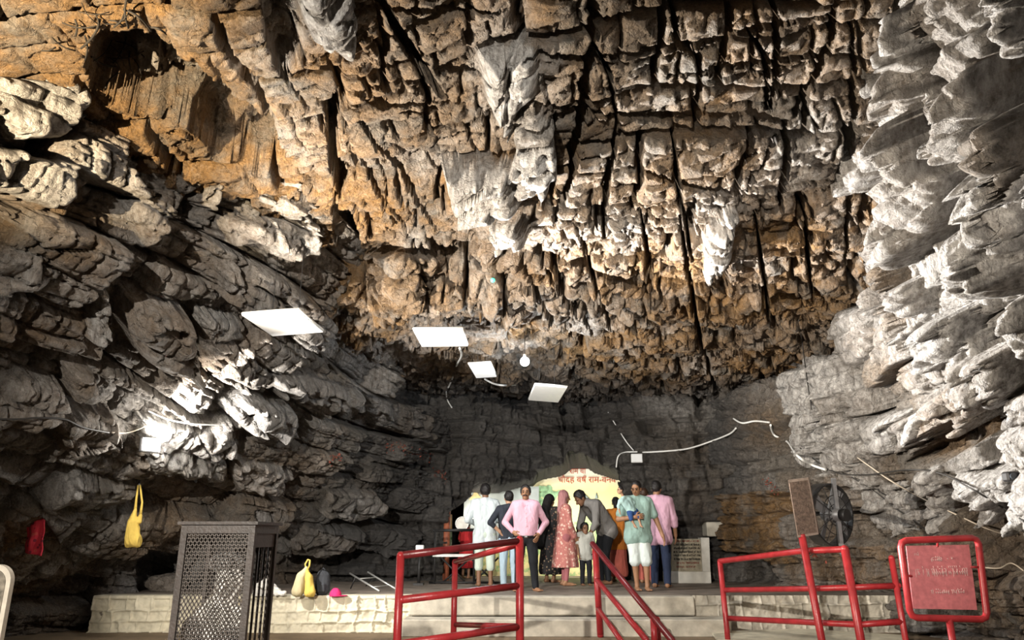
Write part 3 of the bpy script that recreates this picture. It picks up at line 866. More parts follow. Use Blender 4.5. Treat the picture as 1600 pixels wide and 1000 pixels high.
# ================================================================== soft solids (people, bags, cloth)
class Sdf:
    def __init__(self, lo, hi, vox):
        self.lo = np.array(lo, float)
        self.vox = vox
        self.n = np.maximum(4, np.ceil((np.array(hi, float) - self.lo) / vox).astype(int) + 1)
        self.d = np.full(self.n, 0.25, np.float32)

    def _sub(self, a, b, m):
        i0 = np.clip(((a - m - self.lo) / self.vox).astype(int), 0, self.n - 1)
        i1 = np.clip(((b + m - self.lo) / self.vox).astype(int) + 2, 1, self.n)
        sl = tuple(slice(i0[k], i1[k]) for k in range(3))
        ax = [self.lo[k] + self.vox * np.arange(i0[k], i1[k]) for k in range(3)]
        g = np.meshgrid(*ax, indexing='ij', sparse=True)
        return sl, g

    def _min(self, sl, e, k):
        a = self.d[sl]
        if k > 0:
            h = np.clip(k - np.abs(a - e), 0, None) / k
            self.d[sl] = np.minimum(a, e) - h * h * k * 0.25
        else:
            self.d[sl] = np.minimum(a, e)

    def cap(self, a, b, ra, rb=None, k=0.03):
        rb = ra if rb is None else rb
        a, b = np.array(a, float), np.array(b, float)
        m = max(ra, rb) + k + 0.03
        sl, (X, Y, Z) = self._sub(np.minimum(a, b), np.maximum(a, b), m)
        ab = b - a
        L = (ab ** 2).sum() + 1e-9
        t = np.clip(((X - a[0]) * ab[0] + (Y - a[1]) * ab[1] + (Z - a[2]) * ab[2]) / L, 0, 1)
        e = np.sqrt((X - a[0] - t * ab[0]) ** 2 + (Y - a[1] - t * ab[1]) ** 2 + (Z - a[2] - t * ab[2]) ** 2) - (ra + (rb - ra) * t)
        self._min(sl, e, k)
        return self

    def ell(self, c, r, R=None, k=0.02):
        c, r = np.array(c, float), np.array(r, float)
        mr = r.max()
        sl, (X, Y, Z) = self._sub(c - mr, c + mr, k + 0.03)
        q = np.stack(np.broadcast_arrays(X - c[0], Y - c[1], Z - c[2]), -1)
        if R is not None:
            q = q @ np.array(R)
        k0 = np.sqrt(((q / r) ** 2).sum(-1)) + 1e-6
        k1 = np.sqrt(((q / (r * r)) ** 2).sum(-1)) + 1e-6
        self._min(sl, k0 * (k0 - 1) / k1, k)
        return self

    def cut(self, p, n):
        """keep the side that n points away from"""
        n = np.array(n, float); n /= np.linalg.norm(n)
        ax = [self.lo[k] + self.vox * np.arange(self.n[k]) for k in range(3)]
        X, Y, Z = np.meshgrid(*ax, indexing='ij', sparse=True)
        self.d = np.maximum(self.d, (X - p[0]) * n[0] + (Y - p[1]) * n[1] + (Z - p[2]) * n[2]).astype(np.float32)
        return self

    def noise(self, amp, scale, seed=0, stretch=(1, 1, 1)):
        sh = self.d.shape
        near = np.abs(self.d) < amp * 2 + self.vox * 2
        idx = np.argwhere(near)
        p = (idx * self.vox + self.lo) * scale * np.array(stretch)
        v = vn3(p, seed) + 0.5 * vn3(p * 2.1 + 5, seed + 1)
        self.d[near] += (amp * v * 2).astype(np.float32)
        return self

    def mesh(self):
        d = np.pad(self.d, 1, constant_values=0.25)
        s = d < 0
        c8 = [s[i:d.shape[0] - 1 + i, j:d.shape[1] - 1 + j, k:d.shape[2] - 1 + k] for i in (0, 1) for j in (0, 1) for k in (0, 1)]
        cnt = sum(c.astype(np.int8) for c in c8)
        act = (cnt > 0) & (cnt < 8)
        cells = np.argwhere(act)
        vid = np.full(act.shape, -1, np.int32)
        vid[act] = np.arange(len(cells))
        acc = np.zeros((len(cells), 3)); num = np.zeros(len(cells))
        x, y, z = cells.T
        corner = [(i, j, k) for i in (0, 1) for j in (0, 1) for k in (0, 1)]
        val = [d[x + i, y + j, z + k] for i, j, k in corner]
        for a in range(8):
            for b in range(a + 1, 8):
                ca, cb = np.array(corner[a]), np.array(corner[b])
                if np.abs(ca - cb).sum() != 1:
                    continue
                m = (val[a] < 0) != (val[b] < 0)
                t = (val[a] / (val[a] - val[b] + 1e-12))[m][:, None]
                acc[m] += ca + (cb - ca) * t
                num[m] += 1
        V = (cells + acc / num[:, None] - 1) * self.vox + self.lo
        F = []
        for ax in range(3):
            sh = [slice(None)] * 3; sh2 = [slice(None)] * 3
            sh[ax] = slice(0, -1); sh2[ax] = slice(1, None)
            a_, b_ = s[tuple(sh)], s[tuple(sh2)]
            e = np.argwhere(a_ != b_)
            o1, o2 = (ax + 1) % 3, (ax + 2) % 3
            ok = (e[:, o1] > 0) & (e[:, o2] > 0) & (e[:, o1] < d.shape[o1] - 1) & (e[:, o2] < d.shape[o2] - 1)
            e = e[ok]
            fl = a_[tuple(e.T)]
            def at(d1, d2):
                q = e.copy(); q[:, o1] -= d1; q[:, o2] -= d2
                return vid[tuple(q.T)]
            quad = np.stack([at(1, 1), at(0, 1), at(0, 0), at(1, 0)], 1)
            quad[~fl] = quad[~fl][:, ::-1]
            F.append(quad)
        F = np.concatenate(F)
        F = F[(F >= 0).all(1)]
        return V, F

    def build(self, name, mat, parent=None):
        V, F = self.mesh()
        return mesh_obj(name, V, F, mat, parent, smooth=True)


def fabric(name, col, var=0.12, fold=0.5, rough=0.85):
    m, nt, b = mat_new(name)
    tc = N(nt, 'ShaderNodeTexCoord')
    mp = N(nt, 'ShaderNodeMapping'); mp.inputs['Scale'].default_value = (1, 1, 0.45)
    nt.links.new(tc.outputs['Object'], mp.inputs['Vector'])
    no = N(nt, 'ShaderNodeTexNoise'); no.inputs['Scale'].default_value = 9; no.inputs['Detail'].default_value = 4; no.inputs['Distortion'].default_value = 0.8
    nt.links.new(mp.outputs['Vector'], no.inputs['Vector'])
    cr = N(nt, 'ShaderNodeValToRGB')
    cr.color_ramp.elements[0].position = 0.3; cr.color_ramp.elements[0].color = (*[c * (1 - var) for c in col], 1)
    cr.color_ramp.elements[1].position = 0.7; cr.color_ramp.elements[1].color = (*[min(1, c * (1 + var)) for c in col], 1)
    nt.links.new(no.outputs['Fac'], cr.inputs['Fac']); nt.links.new(cr.outputs['Color'], b.inputs['Base Color'])
    bp = N(nt, 'ShaderNodeBump'); bp.inputs['Strength'].default_value = fold; bp.inputs['Distance'].default_value = 0.05
    nt.links.new(no.outputs['Fac'], bp.inputs['Height']); nt.links.new(bp.outputs['Normal'], b.inputs['Normal'])
    b.inputs['Roughness'].default_value = rough
    b.inputs['Specular IOR Level'].default_value = 0.2
    return m


def floral(name, base, spot, spot2, scale=26, cover=0.5):
    m, nt, b = mat_new(name)
    tc = N(nt, 'ShaderNodeTexCoord')
    v = N(nt, 'ShaderNodeTexVoronoi'); v.inputs['Scale'].default_value = scale
    nt.links.new(tc.outputs['Object'], v.inputs['Vector'])
    r1 = N(nt, 'ShaderNodeValToRGB'); r1.color_ramp.interpolation = 'CONSTANT'
    r1.color_ramp.elements[0].position = 0; r1.color_ramp.elements[0].color = (1, 1, 1, 1)
    r1.color_ramp.elements[1].position = cover; r1.color_ramp.elements[1].color = (0, 0, 0, 1)
    nt.links.new(v.outputs['Distance'], r1.inputs['Fac'])
    r2 = N(nt, 'ShaderNodeValToRGB'); r2.color_ramp.interpolation = 'CONSTANT'
    r2.color_ramp.elements[0].color = (*spot, 1); r2.color_ramp.elements[1].position = 0.5; r2.color_ramp.elements[1].color = (*spot2, 1)
    nt.links.new(v.outputs['Color'], r2.inputs['Fac'])
    mx = N(nt, 'ShaderNodeMix', data_type='RGBA')
    nt.links.new(r1.outputs['Color'], mx.inputs['Factor'])
    A = [i for i in mx.inputs if i.type == 'RGBA']
    A[0].default_value = (*base, 1); nt.links.new(r2.outputs['Color'], A[1])
    nt.links.new([o for o in mx.outputs if o.type == 'RGBA'][0], b.inputs['Base Color'])
    no = N(nt, 'ShaderNodeTexNoise'); no.inputs['Scale'].default_value = 7
    mp = N(nt, 'ShaderNodeMapping'); mp.inputs['Scale'].default_value = (2, 2, 0.4)
    nt.links.new(tc.outputs['Object'], mp.inputs['Vector']); nt.links.new(mp.outputs['Vector'], no.inputs['Vector'])
    bp = N(nt, 'ShaderNodeBump'); bp.inputs['Strength'].default_value = 0.5; bp.inputs['Distance'].default_value = 0.05
    nt.links.new(no.outputs['Fac'], bp.inputs['Height']); nt.links.new(bp.outputs['Normal'], b.inputs['Normal'])
    b.inputs['Roughness'].default_value = 0.85
    return m


SKIN = simple('brown_skin', (0.30, 0.155, 0.085), 0.55, var=0.1, scale=14)
SKIN_D = simple('dark_brown_skin', (0.20, 0.10, 0.055), 0.55, var=0.1, scale=14)
SKIN_L = simple('light_brown_skin', (0.42, 0.24, 0.15), 0.55, var=0.1, scale=14)
HAIR = simple('black_hair', (0.012, 0.010, 0.010), 0.5, var=0.3, scale=60, bump=0.6, bscale=90)
EYE = simple('dark_eye', (0.02, 0.012, 0.01), 0.2, var=0.0)
LIPS = simple('lips', (0.22, 0.075, 0.06), 0.5, var=0.05)


def unit(v):
    v = np.array(v, float)
    return v / (np.linalg.norm(v) + 1e-9)


class Figure:
    """a person standing at the local origin, facing -Y; x is the viewer's right. Joints in metres."""
    def __init__(self, h, joints=None, girth=1.0, child=False, turn=0.0, head_turn=0.0, head_tilt=0.0, vox=0.0095):
        self.h, self.g, self.vox = h, girth, vox
        hs = 1.35 if child else 1.0
        J = dict(pelvis=(0, 0, .51), chest=(0, 0, .74), neck=(0, .01, .825), head=(0, -.008, .925 if not child else .905))
        for s, k in ((-1, 'l'), (1, 'r')):          # l = viewer's left
            J['sh' + k] = (s * .108, 0, .805)
            J['el' + k] = (s * .142, .012, .625)
            J['wr' + k] = (s * .150, -.02, .475)
            J['hp' + k] = (s * .052, 0, .50)
            J['kn' + k] = (s * .058, -.012, .275)
            J['an' + k] = (s * .060, .012, .048)
        if joints:
            J.update(joints)
        R = rotz(turn)
        self.R = R
        self.J = {k: R @ (np.array(v, float) * h) for k, v in J.items()}
        self.fwd = R @ np.array((0, -1.0, 0))
        Rh = R @ rotz(head_turn) @ rotx(head_tilt)
        self.Rh = Rh
        self.hs = hs
        self.hands = {}
        lo = np.min(list(self.J.values()), 0) - 0.30 * max(h, 0.8) * 0.62
        hi = np.max(list(self.J.values()), 0) + 0.30 * max(h, 0.8) * 0.62
        lo[2] = min(lo[2], -0.02)
        self.lo, self.hi = lo, hi

    def sdf(self):
        return Sdf(self.lo, self.hi, self.vox)

    def torso(self, S, e=0.0, top=True):
        J, h, g = self.J, self.h, self.g
        mid = lambda a, b, t: J[a] + (J[b] - J[a]) * t
        for k in 'lr':
            inner = J['chest'] + (J['sh' + k] - J['chest']) * 0.62
            inner = inner + (J['pelvis'] - J['chest']) * 0.02
            S.cap(J['hp' + k] + (J['pelvis'] - J['hp' + k]) * 0.35 + (J['chest'] - J['pelvis']) * 0.02, inner, .062 * h * g + e, .058 * h * (0.6 + .4 * g) + e, .04)
            if top:
                S.cap(mid('neck', 'sh' + k, .15), mid('neck', 'sh' + k, .92), .034 * h + e, .036 * h + e, .04)
        S.cap(mid('pelvis', 'chest', .1) + self.fwd * .012 * h * g, mid('pelvis', 'chest', .95), .070 * h * g + e, .060 * h + e, .04)
        return S

    def arm(self, S, k, e=0.0, to=1.0, fore=True):
        J, h = self.J, self.h
        S.cap(J['sh' + k], J['el' + k], .031 * h + e, .025 * h + e, .02)
        if fore:
            w = J['el' + k] + (J['wr' + k] - J['el' + k]) * to
            S.cap(J['el' + k], w, .0245 * h + e, (.0245 - .0075 * to) * h + e, .015)
        return S

    def leg(self, S, k, e=0.0, to=1.0, flare=0.0):
        J, h, g = self.J, self.h, (0.5 + 0.5 * self.g)
        S.cap(J['hp' + k], J['kn' + k], .052 * h * g + e, .034 * h * g + e + flare * .4, .03)
        a = J['kn' + k] + (J['an' + k] - J['kn' + k]) * to
        if to > 0:
            S.cap(J['kn' + k], a, .033 * h + e + flare * .4, (.033 - .0135 * to) * h + e + flare, .02)
        return S

    def hand(self, S, k, d=None, side=None, curl=0.35):
        """palm, four unequal bent fingers and a thumb that leaves the side of the palm"""
        J, h = self.J, self.h
        w = J['wr' + k]
        d = unit(J['wr' + k] - J['el' + k]) if d is None else unit(self.R @ np.array(d, float))
        side = np.array(self.R @ np.array((0, -1, 0))) if side is None else self.R @ np.array(side, float)
        side = unit(side - d * np.dot(side, d))        # towards the thumb
        nrm = unit(np.cross(d, side))
        if np.dot(nrm, J['pelvis'] - w) < 0:
            nrm = -nrm                                 # palm side faces the body
        L = .100 * h
        pc = w + d * L * .26
        S.cap(w, w + d * L * .1, .0165 * h, .016 * h, .012)
        for q in (-.6, 0, .6):
            S.cap(w + d * L * .1 + side * q * .016 * h, w + d * L * .46 + side * q * .021 * h, .0100 * h, .0095 * h, .010)
        for q, fl in ((1.0, .46), (.34, .52), (-.33, .48), (-1.0, .38)):
            b0 = w + d * L * .46 + side * q * .0185 * h
            d1 = unit(d + nrm * curl * .6 + side * q * .16)
            d2 = unit(d + nrm * curl * 2.0 + side * q * .10)
            m = b0 + d1 * L * fl * .5
            S.cap(b0, m, .0062 * h, .0058 * h, .004)
            S.cap(m, m + d2 * L * fl * .5, .0058 * h, .0050 * h, .003)
        t0 = w + d * L * .16 + side * .018 * h
        t1 = t0 + unit(d * .6 + side * .8 + nrm * .2) * L * .24
        S.cap(t0, t1, .0078 * h, .0066 * h, .006)
        S.cap(t1, t1 + unit(d + side * .25 + nrm * .3) * L * .22, .0066 * h, .0056 * h, .003)

    def foot(self, S, k, d=None):
        J, h = self.J, self.h
        a = J['an' + k]
        d = self.fwd if d is None else unit(self.R @ np.array(d, float))
        z = lambda p, r: np.array((p[0], p[1], r))
        base = a[2] - .048 * h
        heel = a - d * .018 * h; heel[2] = base + .022 * h
        ball = a + d * .075 * h; ball[2] = base + .014 * h
        S.cap(a, heel, .021 * h, .021 * h, .015)
        S.cap(heel, ball, .021 * h, .017 * h, .015)
        sd = np.array((-d[1], d[0], 0))
        for q, l in ((-.9, .03), (-.45, .036), (0, .036), (.45, .034), (.9, .038)):
            t = ball + sd * q * .022 * h
            S.cap(t, t + d * l * h, .0085 * h, .0070 * h, .006)

    def headshape(self, S):
        h, u = self.h, self.h * self.hs
        c, R = self.J['head'], self.Rh
        q = lambda x, y, z: c + R @ (np.array((x, y, z)) * u)
        S.cap(self.J['neck'] - (self.J['neck'] - self.J['chest']) * .25, c + R @ np.array((0, .012 * u, -.03 * u)), .034 * h, .031 * h, .02)
        S.ell(q(0, .008, .012), np.array((.042, .053, .056)) * u, R, .01)
        S.ell(q(0, -.012, -.022), np.array((.036, .040, .046)) * u, R, .015)
        S.ell(q(0, -.030, -.052), np.array((.019, .017, .015)) * u, R, .012)      # chin
        S.cap(q(0, -.046, .002), q(0, -.060, -.018), .0065 * u, .0095 * u, .006)   # nose
        for s in (-1, 1):
            S.ell(q(s * .044, .006, -.008), np.array((.007, .014, .020)) * u, R, .004)  # ear
            S.ell(q(s * .018, -.042, .012), np.array((.014, .008, .006)) * u, R, .006)  # brow

    def face_parts(self, root, moustache=False):
        u = self.h * self.hs
        c, R = self.J['head'], self.Rh
        q = lambda x, y, z: c + R @ (np.array((x, y, z)) * u)
        for s in (-1, 1):
            e = MB(); e.ball(q(s * .0175, -.0465, .000), .0068 * u, 10, 6)
            e.build('eye', EYE, root)
            b = MB(); b.tube([q(s * .008, -.0525, .0125), q(s * .018, -.0525, .0165), q(s * .029, -.044, .0125)], .0028 * u, 6)
            b.build('eyebrow', HAIR, root)
        m = MB(); m.tube([q(-.015, -.0485, -.040), q(0, -.0525, -.0385), q(.015, -.0485, -.040)], [.002 * u, .0042 * u, .002 * u], 6)
        m.build('mouth', LIPS, root)
        if moustache:
            k = MB(); k.tube([q(-.024, -.045, -.036), q(-.012, -.0535, -.029), q(0, -.056, -.0275), q(.012, -.0535, -.029), q(.024, -.045, -.036)], [.003 * u, .0062 * u, .0055 * u, .0062 * u, .003 * u], 7)
            k.build('moustache', HAIR, root)

    def hair(self, root, mat=HAIR, long=0.0, puff=0.0, name='hair'):
        u = self.h * self.hs
        c, R = self.J['head'], self.Rh
        S = self.sdf()
        q = lambda x, y, z: c + R @ (np.array((x, y, z)) * u)
        S.ell(q(0, .012, .017), np.array((.048 + puff, .057 + puff, .058 + puff)) * u, R, .0)
        S.noise(.006 * u / 1.7, 40, 3)
        S.cut(q(0, -.026, .030), R @ np.array((0, -1.0, -.35)))
        S.cut(q(0, .02, -.030), R @ np.array((0, -.55, -1.0)))
        if long > 0:
            S.cap(q(0, .045, .0), q(0, .05, -long), .034 * u, .02 * u, .02)
        return S.build(name, mat, root)

    def skin(self, root, mat=SKIN, name='body', hands='lr', hand_kw=None, foot_kw=None, feet='lr'):
        S = self.sdf()
        self.torso(S, -.006)
        for k in 'lr':
            self.arm(S, k)
            if k in hands:
                self.hand(S, k, **((hand_kw or {}).get(k, {})))
            self.leg(S, k)
            if k in feet:
                self.foot(S, k, (foot_kw or {}).get(k))
        self.headshape(S)
        return S.build(name, mat, root)

    def shirt(self, root, mat, sleeve='long', hem=None, e=0.012, name='shirt', fold=0.006):
        S = self.sdf()
        self.torso(S, e)
        if hem:
            for k in 'lr':
                p = self.J['hp' + k]
                S.cap(p, p + np.array((0, 0, -hem)), .060 * self.h * self.g + e, .064 * self.h * self.g + e, .04)
        for k in 'lr':
            if sleeve == 'long':
                self.arm(S, k, e, .92)
            elif sleeve == 'half':
                el, sh = self.J['el' + k], self.J['sh' + k]
                S.cap(sh, sh + (el - sh) * .72, .031 * self.h + e + .004, .030 * self.h + e + .006, .02)
            elif sleeve == 'elbow':
                self.arm(S, k, e, .35)
        nk = self.J['neck']
        up = unit(self.J['neck'] - self.J['chest'])
        S.cap(nk - up * .02 * self.h, nk + up * .012 * self.h, .036 * self.h + e * .5, .034 * self.h + e * .5, .01)
        S.noise(fold, 13, 7, (1, 1, .6))
        return S

    def pants(self, root, mat, to=1.0, e=0.012, name='trousers', flare=0.0, fold=0.005, thigh=None):
        S = self.sdf()
        for k in 'lr':
            p = self.J['hp' + k]
            S.cap(p + (self.J['chest'] - self.J['pelvis']) * .08, p, .054 * self.h * self.g + min(e, .012) * .4, .060 * self.h * self.g + e, .04)
            self.leg(S, k, e, to, flare)
        S.cap(self.J['pelvis'] + (self.J['chest'] - self.J['pelvis']) * .12, self.J['pelvis'], .0625 * self.h * self.g + .001, .063 * self.h * self.g + e, .04)
        S.noise(fold, 12, 9, (1, 1, .5))
        return S.build(name, mat, root)

# ------------------------------------------------------------------ helpers on the finished rock
from mathutils import Vector, Matrix
bpy.context.view_layer.update()
DG = bpy.context.evaluated_depsgraph_get()


def hit(px, py, back=0.05):
    r = ray(px, py)
    o = Vector((0, 0, CAM_H)); d = Vector(r).normalized()
    ok, loc, nrm, *_ = C.ray_cast(DG, o, d)
    if not ok:
        return P(px, py, 12)
    return np.array(loc - d * back)


def feet(px, py, z=None):
    return PZ(px, py, PLAT_Z if z is None else z)


# ================================================================== platform and steps (setting)
def relief_wall(name, x0, x1, Y, z1, seed, mat):
    """rough masonry front with raised tuck-pointing and bulging stones"""
    res = 0.012
    nx, nz = int((x1 - x0) / res), int(z1 / res)
    X, Z = np.meshgrid(np.linspace(x0, x1, nx), np.linspace(-0.02, z1, nz))
    h, r = blocks(X.ravel(), Z.ravel() + 0.02, 0.20, 0.27, 0.03, seed, crackw=0.0001, crackd=0, tilt=0.5, warp=0.15, skew=0.1, bevel=0.0)
    # raised pointing along the joints
    u, v = X.ravel(), Z.ravel()
    h2, _ = blocks(u, v + 0.02, 0.20, 0.27, 0.0, seed, crackw=0.028, crackd=0.035, tilt=0, warp=0.15, skew=0.1, bevel=0.0)
    y = Y - h * 1.2 + h2 * 1.5 - 0.045 * fbm2(u * 7, v * 7, 4, seed)
    p = np.stack([u, y, v], -1)
    I = np.arange(nx * nz).reshape(nz, nx)
    F = np.stack([I[:-1, :-1], I[:-1, 1:], I[1:, 1:], I[1:, :-1]], -1).reshape(-1, 4)
    return tag(mesh_obj(name, p, F, mat), kind='structure')


YP = 12.75
xl0, xl1 = PZ(130, 990, 0)[0], PZ(638, 990, 0)[0]
xr0, xr1 = PZ(1088, 990, 0)[0], PZ(1420, 990, 0)[0]
b = MB(); b.box(((xl0 + 8.0) / 2, YP + 4.0, PLAT_Z / 2), (8.0 - xl0, 8.0, PLAT_Z))
plat = tag(b.build('platform', STONE), kind='structure')
relief_wall('platform_front_left', xl0, xl1, YP - 0.02, PLAT_Z + 0.01, 5, LIME)
relief_wall('platform_front_right', xr0, xr1, YP - 0.02, PLAT_Z + 0.01, 8, CONC)
b = MB(); b.bevbox(((xl0 + xl1) / 2, YP + 0.12, PLAT_Z - 0.02), (xl1 - xl0, 0.36, 0.06), 0.015)
tag(b.build('trim_1', LIME), kind='structure')
b = MB(); b.bevbox(((xl1 + xr0) / 2, YP - 0.06, 0.14 + 0.27), (xr0 - xl1, 0.30, 0.29), 0.02)
tag(b.build('step_upper', CONC), kind='structure')
b = MB(); b.bevbox(((xl1 + xr0) / 2 + 0.2, YP - 0.30, 0.12), (xr0 - xl1 + 0.5, 0.62, 0.26), 0.02)
tag(b.build('step_lower', CONC), kind='structure')
b = MB(); q = [PZ(1112, 990, 0.03), PZ(1250, 985, 0.03), PZ(1420, 996, 0.03), PZ(1420, 1030, 0.03), PZ(1140, 1030, 0.03)]
b.prism(q, (0, 0, 0.03)); tag(b.build('paving_slab', LIME), kind='structure')

# ================================================================== red pipe railings
RED = simple('red_gloss_paint', (0.29, 0.020, 0.024), 0.35, var=0.25, scale=9, bump=0.15, bscale=50)
RED_D = simple('dark_red_paint', (0.13, 0.012, 0.015), 0.32, var=0.3, scale=9, bump=0.15, bscale=50)


def pipe(name, parent, pts, r, mat=None, n=12):
    m = MB(); m.tube(pts, r, n)
    for p in (pts[0], pts[-1]):
        m.ball(p, r * 1.0, 10, 6)
    return m.build(name, mat or RED, parent)


def down(p, z=0.0):
    q = np.array(p, float).copy(); q[2] = z
    return q


t = thing('railing', 'three-rail red pipe railing at lower left, in front of the limewashed wall', 'railing')
a0, a1 = PY(626, 868, 7.0), PY(812, 845, 7.7)
for name, pa, pb in (('top_rail', (626, 868), (812, 845)), ('middle_rail', (628, 937), (812, 915)), ('bottom_rail', (628, 1006), (812, 979))):
    A, B = PY(*pa, 7.0), PY(*pb, 7.7)
    pipe(name, t, [A, B], 0.034, RED_D if name == 'top_rail' else RED)
pipe('post', t, [a0, down(a0)], 0.037); pipe('post', t, [a1 + (0, 0, .01), down(a1)], 0.040)
t2a, t2b = PY(711, 878, 9.6), PY(808, 851, 7.8)
pipe('return_rail', t, [t2a, t2b], 0.033)
pipe('return_bottom_rail', t, [PY(711, 976, 9.6), PY(808, 979, 7.8)], 0.030)
pipe('post', t, [t2a, down(t2a)], 0.036)

t = thing('handrail', 'sloping red pipe handrail running down the middle of the steps', 'railing')
h0, h1 = PY(926, 850, 12.1), PY(1052, 1003, 10.2)
pipe('top_rail', t, [h0, h1], 0.045, RED_D)
pipe('middle_rail', t, [PY(932, 905, 12.1), PY(1010, 1000, 10.3)], 0.040)
pipe('lower_rail', t, [PY(934, 950, 12.1), PY(972, 1003, 10.9)], 0.036)
pt = PY(930, 856, 12.1); pipe('post', t, [pt, PY(938, 992, 12.1)], 0.050)
pm = PY(1021, 966, 10.6); pipe('post', t, [pm, down(pm, 0)], 0.045)
pm = PY(1027, 968, 10.9); pipe('post', t, [pm, down(pm, 0)], 0.040)

t = thing('railing', 'low red pipe railing at lower right, between the steps and the red notice board', 'railing')
Yq = 11.4
pipe('top_rail', t, [PY(1125, 877, Yq), PY(1254, 861, 10.2), PY(1320, 858, 9.6)], 0.040)
pipe('middle_rail', t, [PY(1131, 922, Yq), PY(1264, 920, 10.2), PY(1330, 918, 9.6), PY(1404, 915, 9.5)], 0.037)
pipe('bottom_rail', t, [PY(1136, 966, Yq), PY(1275, 973, 10.2), PY(1342, 976, 9.6), PY(1410, 971, 9.5)], 0.037)
pp = PY(1136, 985, Yq)
pipe('post', t, [PY(1125, 877, Yq), pp, down(pp, 0.0)], 0.040)
pp = PY(1345, 1000, 9.6); pipe('post', t, [PY(1320, 858, 9.6), pp, down(pp)], 0.050)
pp = PY(1415, 1000, 9.5); pipe('post', t, [PY(1393, 872, 9.5), pp, down(pp)], 0.036)

# tall leaning pole that carries the mesh-fronted case
t = thing('speaker_pole', 'tall red pole rising through the right railing under the tilted brown case', 'pole')
pp = PY(1284, 1000, 10.0)
pipe('pole_tube', t, [PY(1253, 838, 10.0), pp, down(pp)], 0.047)

# ---- mesh-fronted brown case (on the pole) and the industrial fan behind it
RUST = simple('rusty_brown_mesh', (0.19, 0.135, 0.105), 0.75, var=0.45, scale=30, bump=0.8, bscale=140)
RUSTF = simple('worn_brown_edge', (0.28, 0.22, 0.18), 0.7, var=0.25, scale=14)
GREYM = simple('grey_metal', (0.20, 0.20, 0.205), 0.45, metal=0.4, var=0.2)
BLACKM = simple('black_metal', (0.018, 0.017, 0.017), 0.5, var=0.3, scale=12)
t = thing('speaker', 'tilted narrow brown mesh-fronted case on the tall red pole', 'speaker')
q = [PY(1231, 750, 9.95), PY(1263, 746, 10.05), PY(1279, 835, 10.05), PY(1246, 840, 9.95)]
bk = np.array((0.10, 0.22, 0.02))
m = MB(); m.prism(q, bk); m.build('case', RUSTF, t)
m = MB()
c = sum(q) / 4
fr = [c + (p - c) * 0.90 - bk * 0.05 for p in q]
nu_, nv_ = 12, 34
for i in range(nu_ + 1):
    for s_ in (0,):
        a_ = fr[0] + (fr[1] - fr[0]) * i / nu_; b_ = fr[3] + (fr[2] - fr[3]) * i / nu_
        m.tube([a_, b_], 0.004, 4, cap=False)
for j in range(nv_ + 1):
    a_ = fr[0] + (fr[3] - fr[0]) * j / nv_; b_ = fr[1] + (fr[2] - fr[1]) * j / nv_
    m.tube([a_, b_], 0.004, 4, cap=False)
m.prism([p + bk * 0.045 for p in fr], bk * 0.02)
m.build('mesh_front', RUST, t)

t = thing('industrial_fan', 'big dark wall fan with a grey motor beside the tilted brown case', 'fan')
fc = PY(1293, 804, 10.5)
ax_ = unit(np.array((0.50, -0.86, -0.05)))
e1 = unit(np.cross(ax_, (0, 0, 1))); e2 = np.cross(e1, ax_)
ring = lambda R_, off, n=40: [fc + ax_ * off + R_ * (math.cos(w) * e1 + math.sin(w) * e2) for w in np.linspace(0, 2 * math.pi, n, endpoint=False)]
RF = 0.42
m = MB(); n_ = 40
ra, rb = ring(RF, 0.10), ring(RF, -0.10); rc, rd = ring(RF * .95, 0.10), ring(RF * .95, -0.10)
m.add(ra + rb + rc + rd, [(k, (k + 1) % n_, n_ + (k + 1) % n_, n_ + k) for k in range(n_)] + [(2 * n_ + k, 3 * n_ + k, 3 * n_ + (k + 1) % n_, 2 * n_ + (k + 1) % n_) for k in range(n_)] + [(k, 2 * n_ + k, 2 * n_ + (k + 1) % n_, (k + 1) % n_) for k in range(n_)] + [(n_ + k, n_ + (k + 1) % n_, 3 * n_ + (k + 1) % n_, 3 * n_ + k) for k in range(n_)])
m.build('housing_ring', BLACKM, t)
m = MB()
for rr in (RF * .33, RF * .62):
    m.tube(ring(rr, 0.13), 0.006, 5, closed=True)
for k in range(12):
    w = 2 * math.pi * k / 12
    m.tube([fc + ax_ * .13, fc + ax_ * .11 + RF * .98 * (math.cos(w) * e1 + math.sin(w) * e2)], 0.005, 5)
m.build('front_guard', BLACKM, t)
m = MB(); m.tube([fc - ax_ * .06, fc + ax_ * .22], 0.085, 16); m.build('motor', GREYM, t)
m = MB(); m.tube([fc + ax_ * .22, fc + ax_ * .31], 0.082, 16); m.build('motor_cap', BLACKM, t)
for k in range(4):
    w = 2 * math.pi * (k + .3) / 4
    d1 = math.cos(w) * e1 + math.sin(w) * e2; d2 = -math.sin(w) * e1 + math.cos(w) * e2
    m = MB()
    o4 = [fc + d1 * .07 - d2 * .03, fc + d1 * .07 + d2 * .05 + ax_ * .03, fc + d1 * .40 + d2 * .12 + ax_ * .07, fc + d1 * .42 - d2 * .06]
    m.prism(o4, ax_ * 0.008); m.build('blade', GREYM, t)
m = MB(); m.box(fc - e2 * 0.02 + ax_ * .16, (0.05, 0.05, 1.02)); m.build('mounting_bar', GREYM, t)
hb = hit(1340, 800, 0.0)
m = MB(); m.tube([fc - ax_ * .08 + e1 * .4, hb + (0.1, 0.05, 0)], 0.03, 8); m.tube([fc - ax_ * .08 - e1 * .4, hit(1260, 770, -0.1)], 0.03, 8); m.build('wall_bracket', BLACKM, t)

